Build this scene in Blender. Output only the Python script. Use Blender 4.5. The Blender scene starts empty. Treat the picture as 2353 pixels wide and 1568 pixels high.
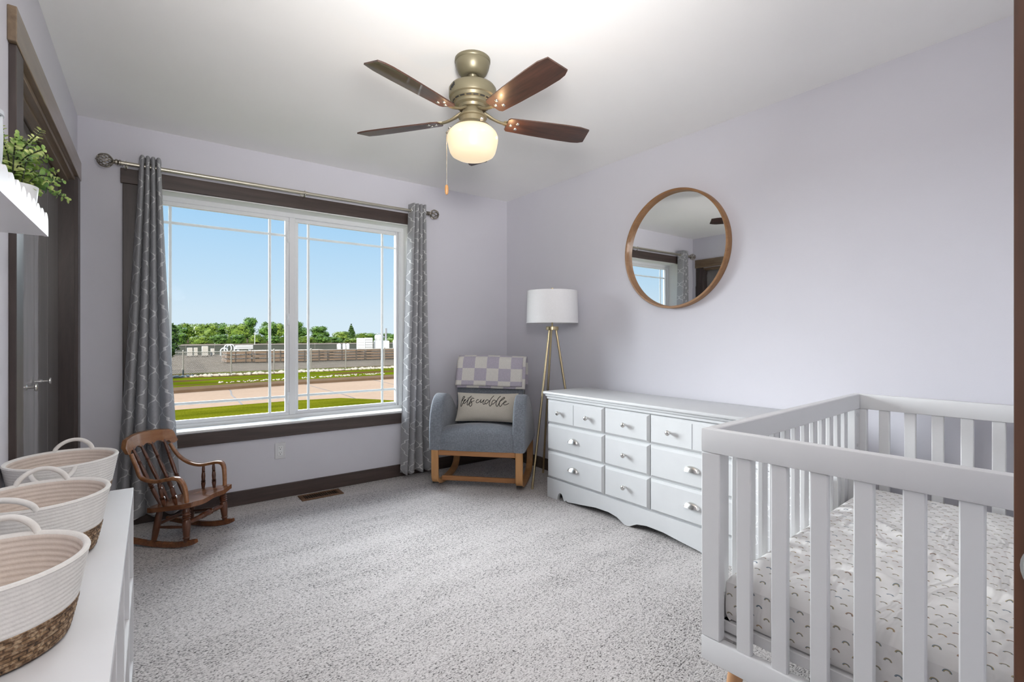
import bpy, bmesh, math, random
from mathutils import Vector, Matrix, noise
R = math.radians
PI = math.pi
random.seed(7)
SC = bpy.context.scene
COL = SC.collection

# ------------------------------------------------------------------ materials
class NT:
    """small helper to wire shader nodes"""
    def __init__(self, name):
        self.m = bpy.data.materials.new(name); self.m.use_nodes = True
        self.t = self.m.node_tree; self.n = self.t.nodes
        self.b = self.n['Principled BSDF']; self.out = self.n['Material Output']
    def node(self, t, **kw):
        x = self.n.new(t)
        for k, v in kw.items(): setattr(x, k, v)
        return x
    def link(self, a, b): self.t.links.new(a, b)
    def set(self, s, v):
        if hasattr(v, 'is_output') or isinstance(v, bpy.types.NodeSocket): self.link(v, s)
        else: s.default_value = v
    def math(self, op, a, b=None, c=None, clamp=False):
        x = self.node('ShaderNodeMath', operation=op, use_clamp=clamp)
        for i, v in enumerate((a, b, c)):
            if v is not None: self.set(x.inputs[i], v)
        return x.outputs[0]
    def coord(self, which='Object'): return self.node('ShaderNodeTexCoord').outputs[which]
    def mapping(self, vec, scale=(1, 1, 1), rot=(0, 0, 0), loc=(0, 0, 0)):
        x = self.node('ShaderNodeMapping'); self.link(vec, x.inputs[0])
        x.inputs[1].default_value = loc; x.inputs[2].default_value = rot; x.inputs[3].default_value = scale
        return x.outputs[0]
    def noise(self, vec, scale, detail=2, rough=.5, dist=0):
        x = self.node('ShaderNodeTexNoise'); self.link(vec, x.inputs['Vector'])
        x.inputs['Scale'].default_value = scale; x.inputs['Detail'].default_value = detail
        x.inputs['Roughness'].default_value = rough; x.inputs['Distortion'].default_value = dist
        return x.outputs['Fac']
    def ramp(self, fac, stops, interp='LINEAR'):
        x = self.node('ShaderNodeValToRGB'); self.link(fac, x.inputs[0]); x.color_ramp.interpolation = interp
        e = x.color_ramp.elements
        while len(e) < len(stops): e.new(.5)
        for el, (p, c) in zip(e, stops): el.position = p; el.color = (*c, 1) if len(c) == 3 else c
        return x.outputs[0]
    def mix(self, f, a, b, mode='MIX'):
        x = self.node('ShaderNodeMix', data_type='RGBA', blend_type=mode)
        self.set(x.inputs[0], f)
        for i, v in ((6, a), (7, b)):
            if isinstance(v, tuple): v = (*v, 1) if len(v) == 3 else v
            self.set(x.inputs[i], v)
        return x.outputs[2]
    def bump(self, h, strength=.3, dist=.01):
        x = self.node('ShaderNodeBump'); x.inputs['Strength'].default_value = strength
        x.inputs['Distance'].default_value = dist; self.link(h, x.inputs['Height'])
        self.link(x.outputs[0], self.b.inputs['Normal'])
    def base(self, c): self.set(self.b.inputs['Base Color'], (*c, 1) if isinstance(c, tuple) and len(c) == 3 else c)
    def fin(self, rough=.5, metal=0, spec=None, coat=0, sheen=0):
        self.set(self.b.inputs['Roughness'], rough); self.b.inputs['Metallic'].default_value = metal
        if spec is not None: self.b.inputs['Specular IOR Level'].default_value = spec
        self.b.inputs['Coat Weight'].default_value = coat
        self.b.inputs['Sheen Weight'].default_value = sheen
        return self.m

def srgb(r, g, b):
    f = lambda c: (c/255/12.92) if c/255 <= .04045 else ((c/255+.055)/1.055)**2.4
    return (f(r), f(g), f(b))

def plain(name, c, rough=.5, metal=0, var=.06, scale=8, bump=0, bscale=200, spec=None, coat=0, sheen=0):
    t = NT(name); co = t.coord()
    if var:
        f = t.noise(co, scale, 3)
        t.base(t.ramp(f, [(.25, tuple(x*(1-var) for x in c)), (.75, tuple(min(1, x*(1+var)) for x in c))]))
    else: t.base(c)
    if bump: t.bump(t.noise(co, bscale, 3), bump, .002)
    return t.fin(rough, metal, spec, coat, sheen)

def wood(name, dark, light, axis=0, scale=14, rough=.4, coat=0, spec=None, relief=.08):
    t = NT(name); sc = [scale, scale, scale]; sc[axis] = scale*.09
    v = t.mapping(t.coord(), tuple(sc))
    f = t.noise(v, 1.0, 6, .62, 1.2)
    g = t.noise(v, 6.0, 4, .6, .3)
    h = t.math('ADD', t.math('MULTIPLY', f, .7), t.math('MULTIPLY', g, .3))
    t.base(t.ramp(h, [(.33, dark), (.66, light)]))
    if relief: t.bump(g, relief, .002)
    return t.fin(rough, 0, spec, coat)

M = {}
M['wall'] = plain('lavender_wall_paint', (.64, .632, .68), .75, var=.015, scale=3, bump=.12, bscale=160)
M['ceil'] = plain('ceiling_paint', (.90, .89, .875), .85, var=.01, scale=3, bump=.1, bscale=90)
M['trim_x'] = wood('dark_stained_trim_long', (.036, .024, .021), (.082, .058, .05), 0, 10, .38)
M['trim_y'] = wood('dark_stained_trim_deep', (.04, .026, .018), (.115, .077, .048), 1, 10, .3, .6)
M['header'] = wood('warm_lit_header_stain', (.11, .072, .042), (.25, .175, .105), 1, 10, .32, .5)  # trim stain made lighter and browner: the fan lamp's warm light put into the colour
M['trim_z'] = wood('dark_stained_trim_upright', (.032, .023, .021), (.075, .056, .05), 2, 10, .38)
M['door_dark'] = wood('dark_stained_door', (.13, .12, .116), (.23, .215, .207), 2, 8, .3, .9)
M['door_brown'] = wood('brown_stained_door', (.045, .017, .008), (.12, .045, .02), 2, 9, .4)
M['vinyl'] = plain('white_vinyl', (.78, .79, .8), .35, var=.01)
M['drywall_white'] = plain('white_return_paint', (.82, .82, .8), .7, var=.01)
M['white'] = plain('white_lacquer', (.66, .66, .675), .32, var=.015)
M['white_crib'] = plain('white_crib_paint', (.68, .68, .685), .38, var=.012)
M['white_dresser'] = plain('white_dresser_paint', (.58, .59, .60), .4, var=.02)
M['nickel'] = plain('brushed_nickel', (.70, .69, .67), .22, 1, var=.04, scale=40)
M['rod_metal'] = plain('pale_gold_rod', (.58, .54, .45), .36, 1, var=.04, scale=40)
M['nickel_dark'] = plain('antique_nickel', (.36, .33, .28), .32, 1, var=.1, scale=40)
M['brass'] = plain('satin_brass', (.62, .51, .31), .3, 1, var=.05, scale=30)
M['bronze'] = plain('champagne_bronze', (.17, .15, .095), .4, .4, var=.04)
M['black'] = plain('black', (.012, .012, .012), .6, var=0)
M['dark'] = plain('dark_void', (.01, .009, .008), .9, var=0)
M['rubber'] = plain('black_rubber', (.015, .015, .015), .7, var=0)
M['blade_a'] = wood('walnut_blade', (.020, .010, .007), (.085, .036, .022), 0, 16, .42, .4, relief=0)
M['oak'] = wood('golden_oak', (.36, .175, .06), (.55, .29, .115), 2, 14, .38)
M['oak_x'] = wood('golden_oak_long', (.27, .115, .04), (.43, .2, .075), 0, 14, .38)
M['oak_ring'] = wood('oak_ring', (.20, .095, .035), (.36, .19, .085), 1, 10, .4)
M['beech'] = wood('beech_leg', (.52, .27, .12), (.62, .34, .17), 2, 12, .4)
M['maple'] = wood('maple_brown_x', (.08, .026, .011), (.25, .095, .038), 0, 16, .26, .3)
M['maple_y'] = wood('maple_brown_y', (.10, .032, .013), (.27, .11, .045), 1, 16, .26, .3)
M['maple_z'] = wood('maple_brown_z', (.055, .018, .008), (.15, .05, .02), 2, 16, .28, .3)
M['crest'] = wood('maple_crest', (.22, .085, .032), (.40, .19, .085), 0, 12, .24, .4)
M['shade'] = plain('white_linen_shade', (.78, .78, .79), .9, var=.02, scale=90)
M['vent'] = plain('bronze_vent', (.16, .085, .045), .45, .3)
M['rope'] = plain('cotton_rope', (.74, .72, .69), .95, var=.04, scale=60, bump=.3, bscale=220)
M['lining'] = plain('cotton_lining', (.66, .58, .52), .95, var=.04, scale=60, bump=.3, bscale=220)
M['pot'] = plain('white_glazed_pot', (.80, .80, .81), .35, var=.01)
M['shelf'] = plain('white_shelf_paint', (.83, .83, .85), .4, var=.01)
M['flute'] = plain('pale_grey_flute', (.62, .66, .70), .5, var=.05)
M['galv'] = plain('galvanised_steel', (.20, .19, .17), .5, .5)
M['concrete_white'] = plain('pale_concrete', (.33, .31, .285), .8, var=.12, scale=2)
M['plant_white'] = plain('white_painted_steel', (.42, .43, .44), .5, var=.08, scale=1.5)
M['plant_grey'] = plain('grey_painted_steel', (.2, .21, .23), .5, var=.15, scale=1.5)
M['lumber'] = wood('weathered_lumber', (.075, .040, .021), (.21, .125, .068), 0, 5, .8)
M['lumber_dark'] = plain('stack_side', (.04, .026, .017), .9, var=.3, scale=2)
M['stone'] = plain('white_landscape_stone', (.34, .31, .26), 1, var=.2, scale=4, spec=0)
M['bark'] = plain('tree_bark', (.06, .045, .03), .95, var=.3, scale=6)

def leafy(name, a, b, rough=.6):
    t = NT(name)
    f = t.noise(t.coord(), .9, 2); g = t.node('ShaderNodeObjectInfo')
    t.base(t.ramp(f, [(.3, a), (.7, b)]))
    t.b.inputs['Subsurface Weight'].default_value = 0
    return t.fin(rough, spec=.2)
M['leaf_far'] = leafy('far_leaves', (.016, .046, .010), (.10, .19, .028))
M['leaf_far2'] = leafy('far_leaves_yellow', (.035, .075, .012), (.17, .24, .034))
M['leaf_dark'] = leafy('street_tree_leaves', (.01, .028, .006), (.05, .10, .015))
def houseleaf():
    t = NT('eucalyptus_leaves')
    f = t.noise(t.coord(), 26, 2)
    t.base(t.ramp(f, [(.3, (.07, .17, .07)), (.48, (.24, .38, .08)), (.62, (.60, .66, .26))]))
    return t.fin(.45, spec=.35)
M['leaf_house'] = houseleaf()
M['stem'] = plain('dark_stem', (.03, .04, .02), .6, var=0)

def m_glass():
    t = NT('window_glass'); t.n.remove(t.b)
    tr = t.node('ShaderNodeBsdfTransparent'); tr.inputs[0].default_value = (.97, .985, .985, 1)
    gl = t.node('ShaderNodeBsdfGlossy'); gl.inputs[1].default_value = .02
    fr = t.node('ShaderNodeFresnel'); fr.inputs[0].default_value = 1.03
    mx = t.node('ShaderNodeMixShader')
    t.link(fr.outputs[0], mx.inputs[0]); t.link(tr.outputs[0], mx.inputs[1]); t.link(gl.outputs[0], mx.inputs[2])
    t.link(mx.outputs[0], t.out.inputs[0]); return t.m
M['glass'] = m_glass()
def m_mirror():
    t = NT('mirror_silver'); t.base((.93, .94, .94)); return t.fin(.015, 1)
M['mirror'] = m_mirror()

def m_carpet():
    t = NT('grey_shag_carpet'); co = t.coord()
    v = t.mapping(co, (.62, 1, 1), (0, 0, R(-10)))
    a = t.noise(v, 205, 2, .55, .3)
    b = t.noise(v, 85, 2, .5)
    lean = t.noise(t.mapping(co, (.5, 2.4, 1), (0, 0, R(-14))), 1.5, 4, .55)
    lean2 = t.noise(t.mapping(co, (.6, 1.6, 1), (0, 0, R(-10))), 9, 3, .6)
    h = t.math('ADD', t.math('MULTIPLY', a, .68), t.math('MULTIPLY', b, .32))
    h2 = t.math('ADD', h, t.math('MULTIPLY', t.math('SUBTRACT', t.math('ADD', t.math('MULTIPLY', lean, .6), t.math('MULTIPLY', lean2, .4)), .5), .27))
    t.base(t.ramp(h2, [(.34, (.045, .040, .040)), (.425, (.27, .252, .247)), (.47, (.445, .42, .41)), (.62, (.61, .58, .57))]))  # low spots go dark: the shade between tufts is put into the colour
    t.bump(h, .5, .010)
    return t.fin(.98, spec=.05, sheen=.15)
M['carpet'] = m_carpet()

def m_fabric(name, dark, light, scale=90, sheen=.3):
    t = NT(name); co = t.coord()
    f = t.noise(co, scale, 4, .7); g = t.noise(co, 5, 2)
    h = t.math('ADD', t.math('MULTIPLY', f, .75), t.math('MULTIPLY', g, .25))
    t.base(t.ramp(h, [(.35, dark), (.65, light)]))
    t.bump(f, .25, .003)
    return t.fin(.9, spec=.15, sheen=sheen)
M['fabric_grey'] = m_fabric('grey_chair_fabric', (.14, .155, .182), (.25, .27, .305))
M['pillow'] = m_fabric('cream_canvas', (.60, .56, .48), (.68, .64, .56), 160, .1)

def m_trellis():
    t = NT('grey_trellis_curtain')
    uv = t.node('ShaderNodeUVMap').outputs[0]
    s = t.node('ShaderNodeSeparateXYZ'); t.link(uv, s.inputs[0])
    W, H = .105, .172
    x = t.math('PINGPONG', s.outputs[0], W)                       # 0..W, mirrored repeat
    th = t.math('MULTIPLY', s.outputs[1], 2*PI/H)
    c1 = t.math('COSINE', th); c3 = t.math('COSINE', t.math('MULTIPLY', th, 3)); c5 = t.math('COSINE', t.math('MULTIPLY', th, 5)); s4 = t.math('COSINE', t.math('MULTIPLY', th, 7))
    g = t.math('ADD', t.math('ADD', t.math('MULTIPLY', c1, .90), t.math('MULTIPLY', c3, .16)), t.math('ADD', t.math('MULTIPLY', c5, -.09), t.math('MULTIPLY', s4, .03)))
    xc = t.math('MULTIPLY_ADD', g, W*.5, W*.5)
    d = t.math('ABSOLUTE', t.math('SUBTRACT', x, xc))
    sl = t.math('SINE', th); sl = t.math('MULTIPLY', sl, W*.5*2*PI/H*1.15)
    nrm = t.math('SQRT', t.math('ADD', t.math('MULTIPLY', sl, sl), 1.0))
    d = t.math('DIVIDE', d, nrm)
    mask = t.math('LESS_THAN', d, .0034)
    co = t.mapping(uv, (420, 60, 1))
    f = t.noise(co, 1, 3, .6)
    grey = t.ramp(f, [(.3, (.36, .362, .375)), (.7, (.54, .543, .56))])
    t.base(t.mix(mask, grey, (.92, .92, .91)))
    t.fin(.9, spec=.1, sheen=.15)
    tl = t.node('ShaderNodeBsdfTranslucent'); tl.inputs[0].default_value = (.5, .5, .53, 1)
    mx = t.node('ShaderNodeMixShader'); mx.inputs[0].default_value = .3
    t.link(t.b.outputs[0], mx.inputs[1]); t.link(tl.outputs[0], mx.inputs[2]); t.link(mx.outputs[0], t.out.inputs[0])
    return t.m
M['curtain'] = m_trellis()

def m_check():
    t = NT('lilac_checker_plush'); uv = t.node('ShaderNodeUVMap').outputs[0]
    c = t.node('ShaderNodeTexChecker'); t.link(t.mapping(uv, (1, 1, 1)), c.inputs[0]); c.inputs['Scale'].default_value = 1/.108
    f = t.noise(t.coord(), 150, 3, .7)
    a = t.ramp(f, [(.3, (.43, .40, .47)), (.7, (.55, .51, .59))]); b = t.ramp(f, [(.3, (.66, .64, .60)), (.7, (.78, .76, .72))])
    t.base(t.mix(c.outputs['Fac'], b, a)); t.bump(f, .5, .006)
    return t.fin(.95, spec=.05, sheen=.3)
M['check'] = m_check()

def m_sheet():
    t = NT('rainbow_print_sheet'); uv = t.node('ShaderNodeUVMap').outputs[0]
    s = t.node('ShaderNodeSeparateXYZ'); t.link(uv, s.inputs[0])
    P = .041
    y = t.math('DIVIDE', s.outputs[1], P*.72); row = t.math('FLOOR', y); fy = t.math('SUBTRACT', y, row)
    off = t.math('MULTIPLY', t.math('MODULO', row, 2.0), .5)
    x = t.math('ADD', t.math('DIVIDE', s.outputs[0], P), off); colm = t.math('FLOOR', x); fx = t.math('SUBTRACT', x, colm)
    px = t.math('SUBTRACT', fx, .5); py = t.math('SUBTRACT', t.math('MULTIPLY', fy, .72), .25)
    r = t.math('SQRT', t.math('ADD', t.math('MULTIPLY', px, px), t.math('MULTIPLY', py, py)))
    band = t.math('LESS_THAN', t.math('ABSOLUTE', t.math('SUBTRACT', r, .155)), .048)
    band2 = t.math('LESS_THAN', t.math('ABSOLUTE', t.math('SUBTRACT', r, .13)), .022)
    half = t.math('GREATER_THAN', py, 0.0)
    cv = t.node('ShaderNodeCombineXYZ'); t.link(colm, cv.inputs[0]); t.link(row, cv.inputs[1])
    wn = t.node('ShaderNodeTexWhiteNoise', noise_dimensions='2D'); t.link(cv.outputs[0], wn.inputs['Vector'])
    outer = t.ramp(wn.outputs['Value'], [(0, (.36, .30, .20)), (.25, (.42, .35, .22)), (.5, (.22, .26, .29)), (.75, (.42, .30, .22)), (1, (.30, .31, .32))], 'CONSTANT')
    inner = t.ramp(wn.outputs['Value'], [(0, (.22, .24, .22)), (.3, (.16, .2, .25)), (.6, (.36, .30, .17)), (.8, (.2, .17, .17)), (1, (.3, .2, .2))], 'CONSTANT')
    base = (.74, .725, .71)
    c = t.mix(t.math('MULTIPLY', band, half), base, outer)
    c = t.mix(t.math('MULTIPLY', band2, half), c, inner)
    t.base(c)
    co = t.coord()
    w = t.noise(t.mapping(co, (2.2, 6, 3), (0, 0, R(35))), 1.6, 3, .5, .6)
    t.bump(w, .8, .04)
    return t.fin(.9, spec=.1)
M['sheet'] = m_sheet()

def m_seagrass():
    t = NT('woven_seagrass'); co = t.node('ShaderNodeUVMap').outputs[0]
    b = t.node('ShaderNodeTexBrick'); t.link(t.mapping(co, (1, 1, 1), (0, 0, R(0))), b.inputs[0])
    b.inputs['Color1'].default_value = (.30, .19, .10, 1); b.inputs['Color2'].default_value = (.13, .07, .035, 1); b.inputs['Mortar'].default_value = (.02, .011, .006, 1)
    b.inputs['Scale'].default_value = 1; b.inputs['Mortar Size'].default_value = .0016; b.inputs['Brick Width'].default_value = .021; b.inputs['Row Height'].default_value = .0105; b.inputs['Mortar Smooth'].default_value = .6
    f = t.noise(t.coord(), 105, 2, .6)
    t.base(t.mix(.55, b.outputs[0], t.ramp(f, [(.32, (.02, .010, .005)), (.5, (.2, .11, .055)), (.66, (.62, .46, .30))])))
    t.bump(t.math('ADD', b.outputs['Fac'], f), .6, .004); return t.fin(.75)
M['seagrass'] = m_seagrass()

def m_hamper():
    t = NT('white_line_print'); co = t.coord()
    v = t.node('ShaderNodeTexVoronoi', feature='DISTANCE_TO_EDGE'); t.link(t.mapping(co, (1, 1, 1), (.3, .5, .7)), v.inputs['Vector']); v.inputs['Scale'].default_value = 17
    k = t.math('LESS_THAN', v.outputs['Distance'], .018)
    t.base(t.mix(k, (.55, .55, .56), (.82, .82, .83))); return t.fin(.7)
M['hamper'] = m_hamper()

def m_globe():
    t = NT('opal_glass'); t.base((.32, .27, .2))
    t.b.inputs['Emission Color'].default_value = (1.0, .80, .52, 1); t.b.inputs['Emission Strength'].default_value = .60
    return t.fin(.25)
M['globe'] = m_globe()

def m_grass(name, a, b, dirt=None, scale=1.3):
    t = NT(name); co = t.coord()
    f = t.noise(co, 26, 4, .7); g = t.noise(t.mapping(co, (.4, 1, 1)), scale, 3, .6)
    h = t.math('ADD', t.math('MULTIPLY', f, .6), t.math('MULTIPLY', g, .4))
    c = t.ramp(h, [(.36, a), (.62, b)])
    if dirt:
        k = t.noise(t.mapping(co, (.12, .9, 1)), .8, 3, .6)
        c = t.mix(t.ramp(k, [(.52, (0, 0, 0)), (.6, (1, 1, 1))]), c, dirt)
    t.base(c); t.bump(f, .4, .05); return t.fin(1.0, spec=0)
M['lawn'] = m_grass('sunlit_lawn', (.036, .045, .002), (.115, .112, .008))
M['verge'] = m_grass('verge_grass', (.036, .055, .002), (.095, .11, .005), (.075, .042, .02))
M['field'] = m_grass('far_field', (.012, .022, .004), (.04, .06, .01))
def m_road():
    t = NT('concrete_road'); co = t.coord()
    f = t.noise(co, 6, 5, .7); g = t.noise(t.mapping(co, (.15, 3, 1)), 1, 3)
    t.base(t.ramp(t.math('ADD', t.math('MULTIPLY', f, .6), t.math('MULTIPLY', g, .4)), [(.3, (.235, .165, .120)), (.7, (.28, .205, .152))])); return t.fin(1, spec=0)
M['road'] = m_road()
M['curb'] = plain('curb_concrete', (.10, .066, .043), 1, var=.12, scale=3, spec=0)
M['joint'] = plain('road_joint_tar', (.05, .035, .03), .9, var=0)
M['yard'] = plain('gravel_yard', (.125, .102, .082), 1, var=.2, scale=1.5, spec=0)
M['far_screen'] = plain('dark_fence_screen', (.045, .05, .042), .9, var=.2, scale=.6)

# ------------------------------------------------------------------ mesh building
class MB:
    def __init__(self):
        self.bm = bmesh.new(); self.uv = self.bm.loops.layers.uv.new('UVMap')
    def _xf(self, verts, m):
        if m is not None:
            for v in verts: v.co = m @ v.co
    def box(self, lo, hi, bev=0, m=None, seg=1):
        c = [(a+b)/2 for a, b in zip(lo, hi)]; s = [b-a for a, b in zip(lo, hi)]
        r = bmesh.ops.create_cube(self.bm, size=1, matrix=Matrix.Translation(c) @ Matrix.Diagonal((*s, 1)))
        vs = r['verts']
        if bev:
            es = list({e for v in vs for e in v.link_edges})
            rb = bmesh.ops.bevel(self.bm, geom=es, offset=bev, segments=seg, affect='EDGES', profile=.5)
            vs = list({v for f in rb['faces'] for v in f.verts} | {v for v in vs if v.is_valid})
        self._xf(vs, m); return self
    def rings(self, rings, closed=True, cap=True, uvs=None):
        """skin a list of vertex rings"""
        vr = [[self.bm.verts.new(p) for p in r] for r in rings]
        n = len(rings[0])
        for i in range(len(vr)-1):
            for j in range(n if closed else n-1):
                k = (j+1) % n
                try: f = self.bm.faces.new((vr[i][j], vr[i][k], vr[i+1][k], vr[i+1][j]))
                except ValueError: continue
                if uvs:
                    for l, (a, b) in zip(f.loops, ((i, j), (i, j+1), (i+1, j+1), (i+1, j))): l[self.uv].uv = uvs(a, b)
        if cap and closed:
            for r in (vr[0], vr[-1]):
                try: self.bm.faces.new(r)
                except ValueError: pass
        return vr
    def lathe(self, prof, seg=32, m=None, sx=1, sy=1, cap=True, uvs=None):
        rs = [[Vector((max(r, 1e-4)*math.cos(2*PI*j/seg)*sx, max(r, 1e-4)*math.sin(2*PI*j/seg)*sy, z)) for j in range(seg)] for r, z in prof]
        vr = self.rings(rs, True, cap, uvs); self._xf([v for r in vr for v in r], m); return self
    def cyl(self, a, b, r, r2=None, seg=16):
        return self.tube([a, b], [r, r if r2 is None else r2], seg)
    def tube(self, pts, rad, seg=8, flat=1.0, m=None):
        pts = [Vector(p) for p in pts]; n = len(pts)
        if not isinstance(rad, (list, tuple)): rad = [rad]*n
        t0 = (pts[1]-pts[0]).normalized()
        u = t0.cross(Vector((0, 0, 1)))
        if u.length < .05: u = t0.cross(Vector((1, 0, 0)))
        u.normalize(); rs = []
        for i, p in enumerate(pts):
            t = (pts[min(i+1, n-1)]-pts[max(i-1, 0)]).normalized()
            u = (u - t*u.dot(t)).normalized(); w = t.cross(u)
            rs.append([p + (u*math.cos(2*PI*j/seg) + w*math.sin(2*PI*j/seg)*flat)*rad[i] for j in range(seg)])
        vr = self.rings(rs); self._xf([v for r in vr for v in r], m); return self
    def sweep(self, pts, w, t, side, m=None):
        """rectangular section w (along side) by t swept along a planar path perpendicular to side"""
        pts = [Vector(p) for p in pts]; n = len(pts); side = Vector(side).normalized(); rs = []
        for i, p in enumerate(pts):
            d = (pts[min(i+1, n-1)]-pts[max(i-1, 0)]).normalized(); nn = side.cross(d).normalized()
            ww = w[i] if isinstance(w, (list, tuple)) else w; tt = t[i] if isinstance(t, (list, tuple)) else t
            b = min(ww, tt)*.18
            rs.append([p+side*(a*ww/2)+nn*(c*tt/2) for a, c in ((-1+2*b/ww, -1), (1-2*b/ww, -1), (1, -1+2*b/tt), (1, 1-2*b/tt), (1-2*b/ww, 1), (-1+2*b/ww, 1), (-1, 1-2*b/tt), (-1, -1+2*b/tt))])
        vr = self.rings(rs); self._xf([v for r in vr for v in r], m); return self
    def prism(self, poly, m, th):
        """2D polygon (x,y) in matrix m's plane, extruded th along its z"""
        a = [self.bm.verts.new(m @ Vector((x, y, 0))) for x, y in poly]; b = [self.bm.verts.new(m @ Vector((x, y, th))) for x, y in poly]
        n = len(poly); self.bm.faces.new(a[::-1]); self.bm.faces.new(b)
        for i in range(n): self.bm.faces.new((a[i], a[(i+1) % n], b[(i+1) % n], b[i]))
        return self
    def grid(self, fn, nu, nv, uv=None, closed_u=False):
        vs = [[self.bm.verts.new(fn(i/nu, j/nv)) for i in range(nu+1)] for j in range(nv+1)]
        for j in range(nv):
            for i in range(nu):
                f = self.bm.faces.new((vs[j][i], vs[j][i+1], vs[j+1][i+1], vs[j+1][i]))
                for l, (a, b) in zip(f.loops, ((i, j), (i+1, j), (i+1, j+1), (i, j+1))):
                    l[self.uv].uv = uv(a/nu, b/nv) if uv else (a/nu, b/nv)
        return self
    def ball(self, c, r, sub=2, m=None, sc=(1, 1, 1)):
        x = bmesh.ops.create_icosphere(self.bm, subdivisions=sub, radius=1, matrix=Matrix.Translation(c) @ Matrix.Diagonal((r*sc[0], r*sc[1], r*sc[2], 1)))
        self._xf(x['verts'], m); return self
    def poly(self, pts):
        self.bm.faces.new([self.bm.verts.new(p) for p in pts]); return self
    def mesh(self, name, mat, smooth=35, weld=False, fixn=True):
        if weld: bmesh.ops.remove_doubles(self.bm, verts=self.bm.verts, dist=1e-5)
        if fixn: bmesh.ops.recalc_face_normals(self.bm, faces=self.bm.faces)
        me = bpy.data.meshes.new(name); self.bm.to_mesh(me); self.bm.free()
        me.materials.append(mat)
        if smooth:
            for p in me.polygons: p.use_smooth = True
            me.set_sharp_from_angle(angle=R(smooth))
        return me
    def build(self, name, mat, parent=None, smooth=35, weld=False, label=None, fixn=True, loc=None):
        o = bpy.data.objects.new(name, self.mesh(name, mat, smooth, weld, fixn)); COL.objects.link(o)
        if parent is not None: o.parent = parent
        if label: o['label'] = label
        if loc: o.location = loc
        return o

def tag(o, label, cat, group=None, kind=None):
    o['label'] = label; o['category'] = cat
    if group: o['group'] = group
    if kind: o['kind'] = kind
    return o
def thing(name, label, cat, loc=(0, 0, 0), rotz=0, group=None):
    o = bpy.data.objects.new(name, None); COL.objects.link(o); o.location = loc; o.rotation_euler = (0, 0, rotz)
    o.empty_display_size = .1
    return tag(o, label, cat, group)
def struct(o, label=None, cat=None):
    o['kind'] = 'structure'
    if label: o['label'] = label
    if cat: o['category'] = cat
    return o
def sempty(name, loc=(0, 0, 0), rotz=0):
    o = bpy.data.objects.new(name, None); COL.objects.link(o); o.location = loc; o.rotation_euler = (0, 0, rotz); return o
def copy_tree(o, parent=None):
    c = o.copy(); COL.objects.link(c)
    if parent is not None: c.parent = parent
    for ch in list(o.children): copy_tree(ch, c)
    return c
def smoothpath(pts, n=6):
    """Catmull-Rom through points"""
    P = [Vector(p) for p in pts]; out = []
    for i in range(len(P)-1):
        a = P[max(i-1, 0)]; b = P[i]; c = P[i+1]; d = P[min(i+2, len(P)-1)]
        for k in range(n):
            t = k/n; out.append(.5*((2*b)+(c-a)*t+(2*a-5*b+4*c-d)*t*t+(3*b-a-3*c+d)*t**3))
    out.append(P[-1]); return out
def lerp(a, b, t): return a+(b-a)*t
def interp(tab, x):
    for (x0, y0), (x1, y1) in zip(tab, tab[1:]):
        if x <= x1: return lerp(y0, y1, (x-x0)/(x1-x0) if x1 > x0 else 0)
    return tab[-1][1]

# ------------------------------------------------------------------ room shell
XR, YW, ZC = 2.789, 3.807, 2.44          # right wall, window wall, ceiling
XL = -.307                                # left wall at the window corner
LWA = -R(.68)                             # the left wall runs slightly off square
OX0, OX1, OZ0, OZ1 = -.01, 1.80, .525, 2.083   # window opening
YF = YW+.155                              # window frame face

struct(MB().box((-.62, -1.7, -.12), (XR+.12, YW+.16, 0)).build('floor', M['carpet'], smooth=0))
struct(MB().box((-.62, -1.7, ZC), (XR+.12, YW+.3, ZC+.1)).build('ceiling', M['ceil'], smooth=0))
w = MB(); yb = YW+.24
w.box((-.62, YW, -.1), (OX0, yb, ZC)).box((OX1, YW, -.1), (XR+.12, yb, ZC)).box((OX0, YW, -.1), (OX1, yb, OZ0)).box((OX0, YW, OZ1), (OX1, yb, ZC))
struct(w.build('wall_window', M['wall'], smooth=0))
struct(MB().box((XR, -1.7, -.1), (XR+.12, YW, ZC)).build('wall_right', M['wall'], smooth=0))
# left wall in its own frame: x = out of the wall into the room, y = along it (0 at the window corner)
CL0, CL1, CLZ = -1.61, -.15, 2.04          # closet opening
w = MB(); w.box((-.12, -5.5, -.1), (0, CL0, ZC)).box((-.12, CL1, -.1), (0, .0, ZC)).box((-.12, CL0, CLZ), (0, CL1, ZC))
o = struct(w.build('wall_left', M['wall'], smooth=0)); o.location = (XL, YW, 0); o.rotation_euler.z = LWA
def onleft(o): o.location = (XL, YW, 0); o.rotation_euler.z = LWA; return o
w = MB(); w.box((.66, -.14, -.1), (XR, -.02, ZC)).box((-.5, -.14, 2.05), (.66, -.02, ZC))
struct(w.build('wall_near', M['wall'], smooth=0))
w = MB(); w.box((-.62, -1.7, -.1), (XR, -1.6, ZC)).box((1.3, -1.6, -.1), (1.4, -.14, ZC))
struct(w.build('wall_hall', M['wall'], smooth=0))
# white painted drywall returns and sill of the window
w = MB(); e = .004
w.box((OX0, YW+.002, OZ1-e), (OX1, YF, OZ1)).box((OX1-e, YW+.002, OZ0+.012), (OX1, YF, OZ1-e)).box((OX0, YW+.002, OZ0+.012), (OX0+e, YF, OZ1-e))
w.box((OX0, YW-.004, OZ0-.004), (OX1, YF, OZ0+.012), .002)
struct(w.build('trim_1', M['drywall_white'], smooth=0))
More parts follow.
